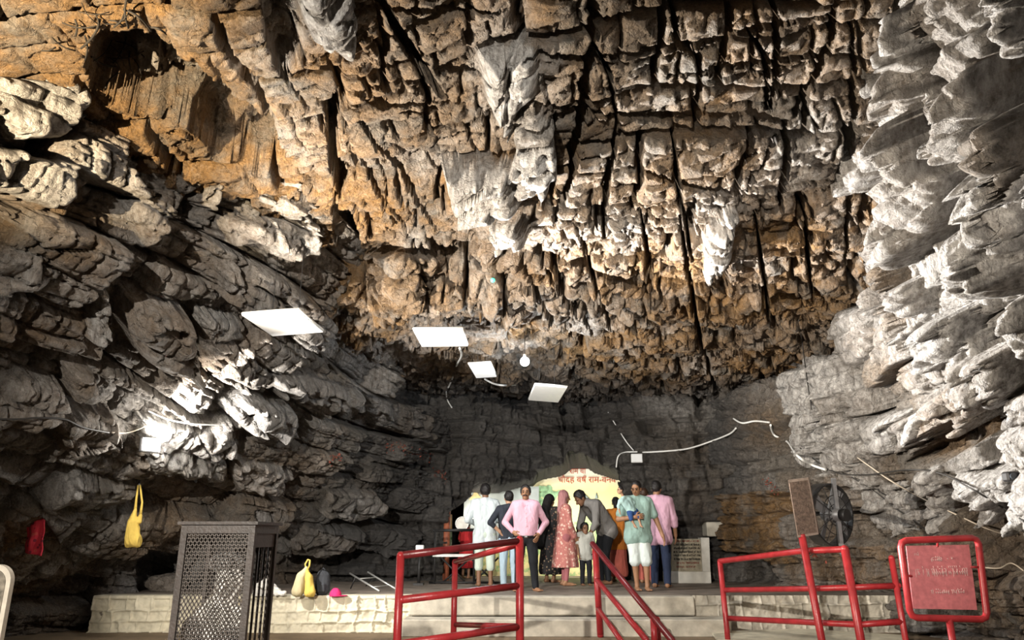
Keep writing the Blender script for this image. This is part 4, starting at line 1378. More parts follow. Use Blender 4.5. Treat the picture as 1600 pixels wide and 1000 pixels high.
# ---- red notice board in its pipe frame
FADED = simple('faded_red_sheet', (0.46, 0.135, 0.145), 0.6, var=0.16, scale=22, bump=0.2, bscale=60)
WORN = simple('worn_white_lettering', (0.62, 0.42, 0.40), 0.8, var=0.2, scale=30)
t = thing('notice_board', 'faded red notice board in a square red pipe frame at lower right', 'sign')
Ys = 8.6
c4 = [PY(1406, 845, Ys), PY(1528, 840, Ys), PY(1543, 968, Ys), PY(1423, 965, Ys)]
m = MB(); rr = 0.036
loop = []
for i in range(4):
    p, a_, b_ = c4[i], c4[i - 1], c4[(i + 1) % 4]
    for f_ in (0.10, 0.05, 0.02):
        pass
    loop += [p + unit(a_ - p) * .07, p + unit(a_ - p) * .02 + unit(b_ - p) * .02, p + unit(b_ - p) * .07]
m.tube(loop, rr, 12, closed=True); m.build('pipe_frame', RED, t)
s4 = [PY(1416, 853, Ys + .02), PY(1514, 851, Ys + .02), PY(1527, 953, Ys + .02), PY(1427, 951, Ys + .02)]
m = MB(); m.prism(s4, (0, 0.012, 0)); m.build('sheet', FADED, t)
su, sv = (s4[1] - s4[0]), (s4[3] - s4[0])


def scrawl(parent, name, origin, U, V, rows, mat, off, seed, th=0.0035):
    """lines of worn hand lettering: broken strokes hung from a head line"""
    rng = random.Random(seed); o = None
    for (fx0, fx1, fy, hgt) in rows:
        x = fx0; m = MB()
        while x < fx1:
            w = rng.uniform(.018, .034)
            b0 = origin + U * x + V * fy + off
            st = [(0, 0), (rng.uniform(-.01, .01), hgt * rng.uniform(.5, 1))]
            kind = rng.random()
            p = lambda a, c_: b0 + U * a + V * c_
            if kind < .75: m.tube([p(w * .7, 0), p(w * .7 + rng.uniform(-.004, .004), hgt * rng.uniform(.7, 1))], th, 4)
            if kind > .25: m.tube([p(w * .1, hgt * .3), p(w * .35, hgt * .75), p(w * .65, hgt * .45)], th, 4)
            if rng.random() < .6: m.tube([p(0, 0), p(w * .9, 0)], th, 4)
            if rng.random() < .25: m.tube([p(w * .4, -hgt * .35), p(w * .7, -hgt * .1)], th, 4)
            x += w + (0.03 if rng.random() < .16 else 0.004)
        o = m.build(name, mat, parent)
    return o


scrawl(t, 'text_line', s4[0], su, sv, [(.10, .18, .12, .05), (.36, .52, .20, .07), (.08, .92, .38, .13), (.30, .80, .72, .07), (.62, .70, .2, .04)], WORN, np.array((0, -.004, 0)), 4, 0.003)
pb = (c4[2] + c4[3]) / 2
pipe('post', t, [pb, down(pb)], 0.036)
for a_, b_ in ((PY(1465, 842, Ys), PY(1465, 853, Ys)), (PY(1529, 886, Ys), PY(1518, 886, Ys)), (PY(1416, 900, Ys), PY(1424, 900, Ys))):
    pipe('stay', t, [a_, b_], 0.012)

# ---- security camera on the right wall
t = thing('security_camera', 'small black security camera on pale rock at the right edge', 'camera')
sc_ = hit(1580, 745, 0.16)
m = MB(); m.bevbox(sc_, (0.16, 0.12, 0.11), 0.02); m.build('housing', BLACKM, t)
m = MB(); m.tube([sc_ + (-.02, -.06, 0), sc_ + (-.02, -.085, 0)], 0.038, 14); m.build('lens', simple('lens_glass', (0.03, 0.035, 0.04), 0.08, var=0), t)
m = MB(); m.tube([sc_ + (.05, .03, 0), hit(1584, 748, -0.08)], 0.018, 8); m.build('bracket', BLACKM, t)

# ================================================================== mesh cage with a pale carved figure
CAGEM = simple('brown_painted_steel', (0.048, 0.037, 0.032), 0.5, var=0.3, scale=10, bump=0.3, bscale=50)
MESHM = simple('steel_mesh', (0.075, 0.062, 0.054), 0.45, metal=0.3, var=0.2)
t = thing('mesh_cage', 'tall dark steel mesh cage at lower left with a pale figure inside', 'cage')
Yc = 5.6
fl_, fr_ = PY(291, 818, Yc), PY(396, 822, Yc)
zt = (fl_[2] + fr_[2]) / 2
x0, x1 = fl_[0], fr_[0]
dp = 0.52
m = MB()
bar = 0.045
for xx in (x0, x1):
    m.box((xx, Yc, (zt + .03) / 2), (bar, bar, zt - .15))
m.box(((x0 + x1) / 2, Yc, zt - .03), (x1 - x0 + bar, bar, .06)); m.box(((x0 + x1) / 2, Yc, .06), (x1 - x0 + bar, bar, .06))
m.build('front_frame', CAGEM, t)
m = MB()
for xx in (x0, x1):
    m.box((xx, Yc + dp, (zt + .03) / 2), (bar, bar, zt - .15))
    for zz in (zt - .03, .06):
        m.box((xx, Yc + dp / 2, zz), (bar, dp - bar - .002, .06))
for zz in (zt - .03, .06):
    m.box(((x0 + x1) / 2, Yc + dp, zz), (x1 - x0 + bar, bar, .06))
m.box((x1, Yc + dp / 2, zt - .09), (.02, dp, .14))
m.build('rear_frame', CAGEM, t)
m = MB(); m.box(((x0 + x1) / 2, Yc + dp / 2, zt + .012), (x1 - x0 + .09, dp + .09, .022)); m.build('roof_plate', CAGEM, t)
m = MB(); m.box(((x0 + x1) / 2, Yc + dp / 2, .10), (x1 - x0, dp, .02)); m.build('base_plate', CAGEM, t)


def mesh_panel(name, A, U, V, nu_, nv_, mat, parent, th=0.0022):
    """expanded-metal diamonds: zigzag strands"""
    m = MB(); nrm = unit(np.cross(U, V)) * th
    for j in range(nv_):
        pts = []
        for i in range(nu_ * 2 + 1):
            pts.append(A + U * (i / (2 * nu_)) + V * ((j + (0.5 if (i + 0) % 2 else 0.0)) / nv_))
        for sgn in (1, -1):
            base = [p if sgn > 0 else A + U * (i / (2 * nu_)) + V * ((j + (0.5 if i % 2 else 1.0)) / nv_) for i, p in enumerate(pts)]
            for i in range(len(base) - 1):
                a_, b_ = base[i], base[i + 1]
                d_ = unit(b_ - a_); w_ = np.cross(d_, nrm / th) * th * 1.25
                m.add([a_ - w_ - nrm, b_ - w_ - nrm, b_ + w_ - nrm, a_ + w_ - nrm, a_ - w_ + nrm, b_ - w_ + nrm, b_ + w_ + nrm, a_ + w_ + nrm],
                      [(0, 1, 2, 3), (7, 6, 5, 4), (0, 4, 5, 1), (2, 6, 7, 3)])
    return m.build(name, mat, parent)


mesh_panel('mesh_panel', np.array((x0 + .02, Yc, .09)), np.array((x1 - x0 - .04, 0, 0)), np.array((0, 0, zt - .15)), 15, 30, MESHM, t, .003)
m = MB()
for k in range(5):
    m.tube([(x1, Yc + dp * (k + .5) / 5, .09), (x1, Yc + dp * (k + .5) / 5, zt - .08)], 0.009, 6)
m.build('side_bars', CAGEM, t)

PALE = simple('whitewashed_stone', (0.80, 0.78, 0.74), 0.8, var=0.25, scale=6, bump=0.4, bscale=30)
GSTONE = simple('grey_carved_stone', (0.30, 0.29, 0.28), 0.75, var=0.35, scale=8, bump=0.4, bscale=30)
t = thing('statue', 'pale squat carved figure standing inside the steel mesh cage', 'statue')
cx, cy = (x0 + x1) / 2 - 0.01, Yc + dp * .5
S = Sdf((cx - .28, cy - .22, .09), (cx + .28, cy + .22, zt - .05), 0.010)
S.cap((cx - .12, cy, .13), (cx - .11, cy, .62), .085, .08, .04); S.cap((cx + .12, cy, .13), (cx + .11, cy, .62), .085, .08, .04)
S.cap((cx - .03, cy, .66), (cx - .02, cy, .92), .15, .13, .06)
S.cap((cx - .15, cy - .02, .9), (cx - .20, cy - .04, .70), .055, .05, .04); S.cap((cx + .13, cy - .02, .9), (cx + .15, cy - .04, .68), .055, .05, .04)
S.ell((cx + .03, cy - .02, 1.14), (.105, .10, .135), None, .04)
S.cap((cx + .0, cy, 1.0), (cx + .02, cy, 1.06), .07, .07, .04)
S.ell((cx + .03, cy - .11, 1.11), (.03, .03, .05), None, .03)
S.noise(.012, 14, 5); S.build('carving', PALE, t)
S = Sdf((cx - .28, cy - .24, .5), (cx + .28, cy + .24, 1.5), 0.011)
S.cap((cx - .17, cy - .04, .80), (cx + .12, cy - .05, .74), .10, .09, .03); S.noise(.012, 16, 8); S.build('dark_sash', GSTONE, t)
S = Sdf((cx - .28, cy - .24, 1.1), (cx + .28, cy + .24, 1.5), 0.011); S.ell((cx - .0, cy, 1.27), (.13, .12, .075), None, .0); S.noise(.012, 16, 9); S.build('headdress', GSTONE, t)
m = MB(); m.bevbox((cx, cy, .125), (.42, .40, .03), .008); m.build('plinth', GSTONE, t)

# ---- round-topped white-edged board, cut by the left edge of the frame
t = thing('memorial_board', 'round-topped board with a pale rim cut off by the left edge', 'sign')
Yb = 6.2
r1 = PY(16, 910, Yb); tp = PY(2, 882, Yb)
wB = 0.62; xr_ = r1[0]; xc_ = xr_ - wB / 2
def arch(w, zt_, y, r=0.13, n=8):
    pts = [np.array((xc_ - w / 2, y, .05)), np.array((xc_ + w / 2, y, .05))]
    for k in range(n + 1):
        a_ = math.pi / 2 * k / n; pts.append(np.array((xc_ + w / 2 - r + r * math.cos(a_), y, zt_ - r + r * math.sin(a_))))
    for k in range(n + 1):
        a_ = math.pi / 2 + math.pi / 2 * k / n; pts.append(np.array((xc_ - w / 2 + r + r * math.cos(a_), y, zt_ - r + r * math.sin(a_))))
    return pts
m = MB(); m.prism(arch(wB, tp[2], Yb), (0, .05, 0)); m.build('slab', simple('pale_rim', (0.55, 0.50, 0.42), 0.6), t)
m = MB(); m.prism(arch(wB - .07, tp[2] - .035, Yb - .006, .11), (0, .01, 0)); m.build('face_panel', simple('mottled_grey_face', (0.16, 0.14, 0.11), 0.6, var=0.7, scale=16), t)
m = MB(); m.box((xc_, Yb + .03, .03), (.7, .3, .06)); m.build('foot', GSTONE, t)

# ================================================================== roof panels, lamps, cables
WHITE = simple('white_panel', (0.78, 0.79, 0.80), 0.4, var=0.03)
WHITEC = simple('white_plastic', (0.72, 0.72, 0.70), 0.45, var=0.08)
plabels = ['biggest and leftmost white square panel hung under the roof above the left ledges',
           'white square panel under the roof second from the left, beside a dark overhang',
           'small greyish white panel hung just left of the bluish bulb',
           'dull grey-white square panel hung lowest, right of the bluish bulb']
pcs = [((378, 493, 9.0), (465, 486, 9.0), (505, 519, 9.9)), ((645, 516, 11.2), (722, 515, 11.2), (731, 541, 12.0)),
       ((732, 570, 13.0), (766, 568, 13.0), (776, 589, 13.9)), ((836, 602, 13.3), (886, 606, 13.3), (872, 629, 14.4))]
for lb, (pa, pb_, pc_) in zip(plabels, pcs):
    A, B, D = P(*pa), P(*pb_), P(*pc_)
    E = A + D - B
    t = thing('ceiling_panel', lb, 'panel', group='white panels under the roof')
    up = unit(np.cross(B - A, D - B)); up = up if up[2] > 0 else -up
    m = MB(); m.prism([A, B, D, E], up * 0.03); m.build('panel_sheet', WHITE, t)
    m = MB()
    q4 = [A, B, D, E]; cc = sum(q4) / 4
    for k in range(4):
        m.tube([cc + (q4[k] - cc) * .985 + up * .03, cc + (q4[(k + 1) % 4] - cc) * .985 + up * .03], 0.018, 6)
    m.build('rim', WHITEC, t)
    for f_ in (0.25, 0.75):
        p_ = A + (B - A) * f_ + (E - A) * .5
        ok, loc, *_ = C.ray_cast(DG, Vector(p_ + up * .05), Vector((0, 0, 1)))
        zt_ = loc[2] + 0.05 if ok else p_[2] + 1.0
        m = MB(); m.tube([p_ + up * .03, (p_[0], p_[1], zt_)], 0.004, 5); m.build('hanger_rod', BLACKM, t)

# bluish bulb near the back of the roof
t = thing('light_bulb', 'glowing bluish white bulb hanging at the back of the roof', 'lamp')
bp_ = np.array((0.22, 12.4, 4.25)); bp_ = PY(820, 565, 12.4)
m = MB(); m.ball(bp_, 0.08, 16, 12); m.build('bulb_glass', emit('bulb_glow', (0.80, 0.93, 1.0), 60), t)
m = MB(); m.tube([bp_ + (0, 0, .05), bp_ + (0, 0, .13)], 0.028, 10); m.build('socket', WHITEC, t)
ok, loc, *_ = C.ray_cast(DG, Vector(bp_ + (0, 0, .15)), Vector((0, 0, 1)))
m = MB(); m.tube([bp_ + (0, 0, .12), (bp_[0], bp_[1], (loc[2] + .03) if ok else bp_[2] + 1)], 0.008, 6); m.build('flex', BLACKM, t)

# green indicator lamp on a rock tip
t = thing('green_lamp', 'tiny green lamp glowing on the roof rock right of the centre', 'lamp')
gp = hit(770, 438, 0.07)
m = MB(); m.ball(gp, 0.035, 12, 8); m.build('lens', emit('green_glow', (0.10, 0.85, 0.50), 1.6), t)
m = MB(); m.tube([gp, hit(770, 432, -0.08)], 0.022, 8); m.build('holder', BLACKM, t)

# glaring floodlight on the left wall
t = thing('floodlight', 'glaring white floodlight on the left wall above the hanging yellow bag', 'lamp')
fp = hit(236, 695, 0.34)
fdir = unit(np.array((0.62, -0.62, 0.10)))
fx = unit(np.cross((0, 0, 1), fdir)); fz = np.cross(fdir, fx)
Rm = np.stack([fx, fdir, fz], 1)
m = MB(); m.bevbox(fp - fdir * .03, (0.26, 0.07, 0.20), .015, Rm); m.build('housing', GREYM, t)
m = MB(); m.box(fp + fdir * .012, (0.22, 0.012, 0.16), Rm); m.build('lamp_face', emit('flood_glow', (1.0, 0.97, 0.9), 90), t)
hb = hit(236, 695, -0.05)
m = MB(); m.tube([fp - fdir * .06 + fx * .05, hb + fx * .05], 0.014, 8); m.tube([fp - fdir * .06 - fx * .05, hb - fx * .05], 0.014, 8); m.build('bracket', GREYM, t)
lamp('floodlight_glow', 'SPOT', tuple(fp + fdir * .05), 2200, (1.0, 0.96, 0.90), 0.06, tuple(fp + np.array((0.62, 0.72, 0.32))), 130, 0.5)
lamp('floodlight_spill', 'POINT', tuple(fp + np.array((.20, .02, 0.04))), 90, (1.0, 0.95, 0.86), 0.05)


def cable(label, pts, r, mat, name='cable', back=0.05, group=None, cat='cable'):
    w = [hit(px, py, back) for px, py in pts]
    n = len(w)
    fine = catmull(np.array(w), n * 6)
    m = MB(); m.tube(fine, r, 6)
    o = m.build(name, mat)
    return tag(o, label, cat, group)


CBL = simple('dark_cable', (0.03, 0.028, 0.026), 0.6)
WIRE = simple('pale_wire', (0.50, 0.44, 0.36), 0.6)
cable('thick white conduit sagging right of the junction box toward the right wall', [(1004, 707), (1040, 705), (1075, 701), (1110, 690), (1140, 678), (1150, 669)], .020, WHITEC, 'conduit', .08)
cable('short white conduit looping down left from the junction box', [(996, 706), (976, 707), (966, 713), (963, 730)], .018, WHITEC, 'conduit', .08)
cable('white conduit crossing to the bulging pale rock on the right', [(1146, 654), (1160, 661), (1180, 658), (1202, 660)], .020, WHITEC, 'conduit', .08)
cable('white conduit bending down over the bulging pale rock on the right', [(1204, 664), (1210, 680), (1230, 690), (1246, 712), (1268, 726), (1290, 734)], .022, WHITEC, 'conduit', .06)
cable('white conduit dropping to the junction box from the back wall', [(950, 644), (962, 664), (972, 680), (980, 692), (990, 704)], .014, WHITEC, 'conduit', .06)
cable('white conduit between the small panel and the back wall', [(757, 592), (770, 599), (786, 602), (806, 601)], .022, WHITEC, 'conduit', .10)
cable('white pipe hanging from the second panel over the dark overhang', [(718, 544), (721, 556), (714, 570), (708, 588), (700, 606)], .020, WHITEC, 'conduit', .10)
cable('short white pipe end below the dark overhang left of the back wall', [(697, 612), (699, 625), (706, 637)], .016, WHITEC, 'conduit', .06)
cable('pale wire curving over the left wall above the floodlight', [(232, 642), (262, 655), (300, 662), (345, 664)], .010, WHITEC, 'wire', .08)
cable('thin pale wire running left from the floodlight', [(176, 676), (200, 676), (222, 668), (228, 664), (238, 672)], .009, WIRE, 'wire', .08)
cable('straight pale wire slanting down the right wall to the notice board', [(1340, 715), (1390, 750), (1440, 778), (1490, 802), (1540, 825), (1580, 838)], .011, WIRE, 'wire', .10)
cable('dark cable arching over the right wall above the notice board', [(1250, 700), (1300, 736), (1350, 742), (1420, 734), (1470, 740), (1520, 765), (1570, 795), (1600, 815)], .011, CBL, 'wire', .10)
cable('dark cable slanting behind the big fan on the right wall', [(1330, 745), (1370, 770), (1400, 795), (1430, 815), (1455, 835)], .010, CBL, 'wire', .10)
cable('dark cable strung along the left ledges at the far left', [(0, 655), (30, 655), (60, 653), (100, 655), (130, 668), (170, 676)], .012, CBL, 'wire', .06)
cable('long thin dark crack-like wire down the right roof edge', [(1248, 500), (1254, 540), (1262, 600), (1268, 640)], .009, CBL, 'wire', .06)
cable('pale wires looping at the right edge beside the notice board', [(1525, 885), (1560, 888), (1580, 880), (1600, 892)], .010, WIRE, 'wire', .12)

t = thing('junction_box', 'small white junction box on the back wall above the standing crowd', 'box')
jp = hit(995, 716, 0.06)
m = MB(); m.bevbox(jp, (.26, .07, .20), .012); m.build('box_body', WHITEC, t)
m = MB(); m.bevbox(jp + (0, -.04, 0), (.23, .012, .17), .004); m.build('lid', WHITE, t)

# ================================================================== hanging things on the left wall
YEL = fabric('yellow_cloth', (0.62, 0.44, 0.10), .15, .7)
t = thing('cloth_bag', 'yellow cloth bag hanging by long handles under the floodlight', 'bag')
hp_ = hit(218, 757, 0.12); bt = PY(205, 840, hp_[1] - .05)
sc = 1.0 / FPX * (hp_[1])
w_ = lambda px, py, dy=0.0: PY(px, py, hp_[1] - .06 + dy)
S = Sdf(w_(185, 865, -.2), w_(240, 780, .25), 0.009)
S.cap(w_(206, 838), w_(207, 818), .105, .085, .04); S.cap(w_(200, 846), w_(215, 846), .085, .08, .04); S.cap(w_(209, 808), w_(212, 796), .055, .026, .04)
S.cap(w_(217, 815), w_(219, 806), .04, .025, .03)
S.noise(.012, 14, 3, (1, 1, .35)); S.build('pouch', YEL, t)
m = MB(); m.tube([w_(211, 800), w_(213, 780), w_(216, 758, .04)], [.022, .016, .012], 8); m.build('handle', YEL, t)
m = MB(); m.tube([w_(219, 810), w_(222, 785), w_(219, 758, .04)], [.022, .016, .012], 8); m.build('handle', YEL, t)
m = MB(); m.tube([w_(218, 758, .04), hit(218, 750, -.1)], .014, 8); m.build('hook', GREYM, t)

t = thing('cloth_hanging', 'red cloth with dark print hung on the dark rock at far left', 'cloth')
cp = hit(56, 836, 0.35)
REDC = floral('red_printed_cloth', (0.62, 0.03, 0.055), (0.20, 0.01, 0.03), (0.60, 0.08, 0.07), 16, .33)
u_ = lambda px, py: PY(px, py, cp[1])
nx, nz = 14, 30
V_, F_ = [], []
TL, TR, BL, BR = u_(43, 804), u_(71, 810), u_(38, 864), u_(68, 869)
for j in range(nz + 1):
    for i in range(nx + 1):
        a_, b_ = i / nx, j / nz
        p_ = (TL * (1 - a_) + TR * a_) * (1 - b_) + (BL * (1 - a_) + BR * a_) * b_
        V_.append(p_ + np.array((0, .03 * math.sin(a_ * 9 + b_ * 2) + .012 * math.sin(b_ * 14 + a_ * 3), 0)))
for j in range(nz):
    for i in range(nx):
        k = j * (nx + 1) + i; F_.append((k, k + 1, k + nx + 2, k + nx + 1))
o = mesh_obj('cloth_sheet', V_, F_, REDC, t, smooth=True)
md = o.modifiers.new('thickness', 'SOLIDIFY'); md.thickness = .012
m = MB(); m.tube([TL + (-.02, .02, .01), TR + (.02, .02, .01)], .010, 6); m.tube([(TL + TR) / 2, hit(57, 802, -.1)], .010, 6); m.build('hanging_rod', BLACKM, t)

# ================================================================== bags and small things on the platform
def soft(label, name, cat, px, py, w, h, mat, seed, dep=.7, lobes=()):
    g = feet(px, py)
    t = thing(name, label, cat, g)
    S = Sdf((-w * .8, -w * dep * .8, -.01), (w * .8, w * dep * .8, h * 1.25), 0.010)
    return t, S, g


t, S, g = soft('crumpled white cloth bundle on the platform right behind the mesh cage', 'cloth_bundle', 'bundle', 420, 932, .55, .28, None, 1)
S.cap((-.18, 0, .08), (.12, 0, .08), .085, .07, .05); S.ell((-.08, 0, .15), (.15, .12, .10), None, .05); S.cap((.14, -.02, .05), (.25, -.04, .035), .05, .03, .04); S.ell((.04, .02, .14), (.09, .09, .08), None, .03)
S.noise(.03, 11, 2); S.cut((0, 0, 0.004), (0, 0, -1)); S.build('wrapped_cloth', fabric('white_bundle_cloth', (0.62, 0.60, 0.56), .2, .9), t)

BEI = fabric('beige_cloth', (0.50, 0.43, 0.26), .12, .6)
t, S, g = soft('beige and yellow carrier bag with a looped handle standing on the platform edge', 'carrier_bag', 'bag', 475, 933, .42, .5, None, 1)
S.cap((-.10, 0, .09), (-.07, 0, .30), .10, .075, .05); S.cap((-.04, 0, .34), (.0, 0, .44), .06, .03, .05); S.noise(.012, 10, 4, (1, 1, .3)); S.cut((0, 0, 0.004), (0, 0, -1)); S.build('beige_pouch', BEI, t)
S2 = Sdf((-.1, -.25, -.01), (.32, .25, .55), .010); S2.cap((.09, -.02, .08), (.06, -.02, .28), .09, .06, .04); S2.cap((.04, 0, .30), (.01, 0, .42), .05, .025, .04); S2.noise(.012, 12, 6, (1, 1, .3)); S2.cut((0, 0, 0.004), (0, 0, -1)); S2.build('yellow_pouch', YEL, t)
m = MB(); m.tube([(0, 0, .42), (-.02, 0, .50), (.02, 0, .57), (.05, 0, .56), (.05, 0, .48), (.03, 0, .42)], .014, 8); m.build('handle', YEL, t)

DKB = fabric('dark_grey_cloth', (0.035, 0.037, 0.042), .3, .6)
t, S, g = soft('dark grey rucksack standing beside the beige and yellow bag', 'rucksack', 'bag', 503, 931, .3, .42, None, 1)
S.cap((-.03, 0, .10), (-.02, 0, .32), .10, .085, .04); S.cap((.04, 0, .10), (.04, 0, .30), .09, .075, .04); S.noise(.008, 10, 3); S.cut((0, 0, 0.004), (0, 0, -1)); S.build('bag_body', DKB, t)
m = MB(); m.tube([(-.03, -.02, .38), (0, -.03, .43), (.04, -.02, .39)], .011, 8); m.build('grab_loop', DKB, t)
m = MB(); m.bevbox((0.0, -.10, .13), (.14, .05, .15), .02); m.build('front_pocket', DKB, t)

PNK = fabric('hot_pink_cloth', (0.62, 0.03, 0.14), .12, .4)
t = thing('cap', 'small hot pink cap lying beside the dark rucksack', 'cap', feet(524, 932))
S = Sdf((-.14, -.14, -.01), (.22, .14, .18), .008); S.ell((0, 0, .02), (.10, .10, .115), None, .0); S.noise(.008, 14, 3); S.cut((0, 0, .004), (0, 0, -1)); S.build('crown', PNK, t)
m = MB(); m.add(*(lambda pts: (pts, [tuple(range(len(pts)))]))([np.array((.06 + .13 * math.cos(a_), .09 * math.sin(a_), .018)) for a_ in np.linspace(-1.57, 1.57, 12)])); b_ = m.build('peak', PNK, t)
md = b_.modifiers.new('thickness', 'SOLIDIFY'); md.thickness = .008

STEEL = simple('bare_steel_tube', (0.60, 0.60, 0.58), 0.3, metal=0.6, var=0.1)
t = thing('folded_ladder', 'folded steel tube ladder leaning on the platform beside the bags', 'frame')
f0, f1, f2, f3 = feet(592, 925), feet(618, 922), PY(547, 896, 14.4), PY(575, 894, 14.6)
pipe('side_tube', t, [f0 + (0, 0, .02), f2], .016, STEEL); pipe('side_tube', t, [f1 + (0, 0, .02), f3], .016, STEEL)
pipe('cross_bar', t, [f0 * .75 + f2 * .25, f1 * .75 + f3 * .25], .010, STEEL); pipe('cross_bar', t, [f0 * .3 + f2 * .7, f1 * .3 + f3 * .7], .010, STEEL)
pipe('back_leg', t, [f2 * .8 + f0 * .2, feet(548, 921) + (0, 0, .02)], .012, BLACKM); pipe('back_leg', t, [f3 * .8 + f1 * .2, feet(572, 917) + (0, 0, .02)], .012, BLACKM)

# loose boulders in the left recess
for (px, py, w, h, d, lb) in ((258, 924, .42, .30, .5, 'flat pale boulder in the left recess behind the mesh cage'), (400, 905, .30, .26, .5, 'small round boulder in the recess behind the white bundle')):
    g = PZ(px, py, PLAT_Z if px > 300 else .0 + PLAT_Z)
    S = Sdf((-w * 1.3, -w * 1.3, -.05), (w * 1.3, w * 1.3, h * 1.6), .018)
    S.ell((0, 0, h * .42), (w * .75, w * .6, h * .55), rotz(.4), 0); S.ell((w * .2, 0, h * .3), (w * .5, w * .5, h * .42), None, .05); S.noise(.035, 6, int(px)); S.cut((0, 0, .002), (0, 0, -1))
    o = S.build('boulder', ROCK); o.location = g
    for key, v_ in (('ochre', .4), ('pale', .3), ('soot_shade', .1)):
        la = o.data.attributes.new(key, 'FLOAT', 'POINT'); la.data.foreach_set('value', np.full(len(o.data.vertices), v_, np.float32))
    tag(o, lb, 'boulder')

# ================================================================== inscription stone at right of the crowd
t = thing('inscription_stone', 'engraved stone tablet in a white frame, right of the pink-shirted man', 'tablet')
gq = feet(1082, 911); Yt = gq[1]
w_ = lambda px, py, dy=0: PY(px, py, Yt + dy)
TAB = simple('mottled_tablet', (0.27, 0.235, 0.17), 0.7, var=0.3, scale=14, bump=0.3)
MARB = simple('dull_white_marble', (0.52, 0.50, 0.45), 0.6, var=0.15, scale=6)
A, B, D, E = w_(1050, 842), w_(1096, 842), w_(1098, 893), w_(1050, 893)
m = MB(); m.prism([A, B, D, E], (0, .10, 0)); m.build('tablet', TAB, t)
INK = simple('dark_engraving', (0.05, 0.045, 0.035), 0.8)
scrawl(t, 'engraved_line', A, B - A, E - A, [(.05, .95, f_, .055) for f_ in (.16, .27, .38, .49, .60)], INK, np.array((0, -.004, 0)), 9, .006)
INKR = simple('red_engraving', (0.22, 0.07, 0.05), 0.8)
scrawl(t, 'red_line', A, B - A, E - A, [(.10, .9, .05, .05), (.15, .9, .72, .05), (.15, .8, .84, .05)], INKR, np.array((0, -.004, 0)), 12, .005)
m = MB(); m.prism([w_(1095, 840, -.05), w_(1108, 840, -.05), w_(1110, 894, -.05), w_(1098, 894, -.05)], (0, .25, 0)); m.build('side_pillar', MARB, t)
p0_, p1_ = w_(1040, 893, -.12), w_(1112, 912, -.12)
m = MB(); m.bevbox(((p0_[0] + p1_[0]) / 2, Yt + .05, (p0_[2] + PLAT_Z) / 2), (p1_[0] - p0_[0], .34, p0_[2] - PLAT_Z), .01); m.build('plinth', MARB, t)
sb = feet(1108, 905); wz = lambda px, py: PY(px, py, Yt + .5)
t = thing('stone_block', 'squarish pale stone block set on the wall above the engraved tablet', 'stone')
hbk = hit(1118, 827, 0.10)
m = MB(); m.bevbox(hbk + (0, .12, 0), (.42, .42, .30), .02); m.build('block', CONC, t)

# ================================================================== passage: painted backdrop, posters, stand
Ym = 19.35
w_ = lambda px, py, dy=0: PY(px, py, Ym + dy)


def mural_mat():
    m, nt, b = mat_new('painted_backdrop')
    L = nt.links.new
    tc = N(nt, 'ShaderNodeTexCoord'); sx = N(nt, 'ShaderNodeSeparateXYZ'); L(tc.outputs['Object'], sx.inputs[0])
    def mth(op, a, c):
        x = N(nt, 'ShaderNodeMath', operation=op); x.use_clamp = False
        for k, q in enumerate((a, c)):
            if isinstance(q, (int, float)): x.inputs[k].default_value = q
            else: L(q, x.inputs[k])
        return x.outputs[0]
    no = N(nt, 'ShaderNodeTexNoise'); no.inputs['Scale'].default_value = 2.2; no.inputs['Detail'].default_value = 6; L(tc.outputs['Object'], no.inputs['Vector'])
    n2 = N(nt, 'ShaderNodeTexNoise'); n2.inputs['Scale'].default_value = 9; n2.inputs['Detail'].default_value = 5; L(tc.outputs['Object'], n2.inputs['Vector'])
    zz = mth('ADD', sx.outputs['Z'], mth('MULTIPLY', mth('SUBTRACT', no.outputs['Fac'], .5), .5))
    r = N(nt, 'ShaderNodeValToRGB')
    mr = N(nt, 'ShaderNodeMapRange'); L(zz, mr.inputs['Value']); mr.inputs['From Min'].default_value = -1.5; mr.inputs['From Max'].default_value = 1.5
    L(mr.outputs[0], r.inputs['Fac'])
    cols = [(0, (.45, .38, .20)), (.22, (.62, .55, .22)), (.36, (.42, .55, .25)), (.50, (.55, .68, .34)), (.60, (.85, .80, .42)), (.76, (.88, .80, .40)), (.90, (.86, .82, .66)), (1, (.88, .86, .78))]
    e = r.color_ramp.elements
    e[0].position = 0; e[0].color = (*cols[0][1], 1); e[1].position = 1; e[1].color = (*cols[-1][1], 1)
    for p_, c_ in cols[1:-1]:
        q = e.new(p_); q.color = (*c_, 1)
    fo = N(nt, 'ShaderNodeValToRGB'); fo.color_ramp.elements[0].position = .50; fo.color_ramp.elements[1].position = .60
    L(n2.outputs['Fac'], fo.inputs['Fac'])
    band = N(nt, 'ShaderNodeMapRange'); L(zz, band.inputs['Value']); band.inputs['From Min'].default_value = .35; band.inputs['From Max'].default_value = .05
    mx = N(nt, 'ShaderNodeMix', data_type='RGBA'); L(mth('MULTIPLY', fo.outputs['Color'], mth('MULTIPLY', band.outputs[0], .7)), mx.inputs['Factor'])
    A_ = [i for i in mx.inputs if i.type == 'RGBA']; L(r.outputs['Color'], A_[0]); A_[1].default_value = (.12, .28, .10, 1)
    L([o for o in mx.outputs if o.type == 'RGBA'][0], b.inputs['Base Color']); b.inputs['Roughness'].default_value = .7
    return m


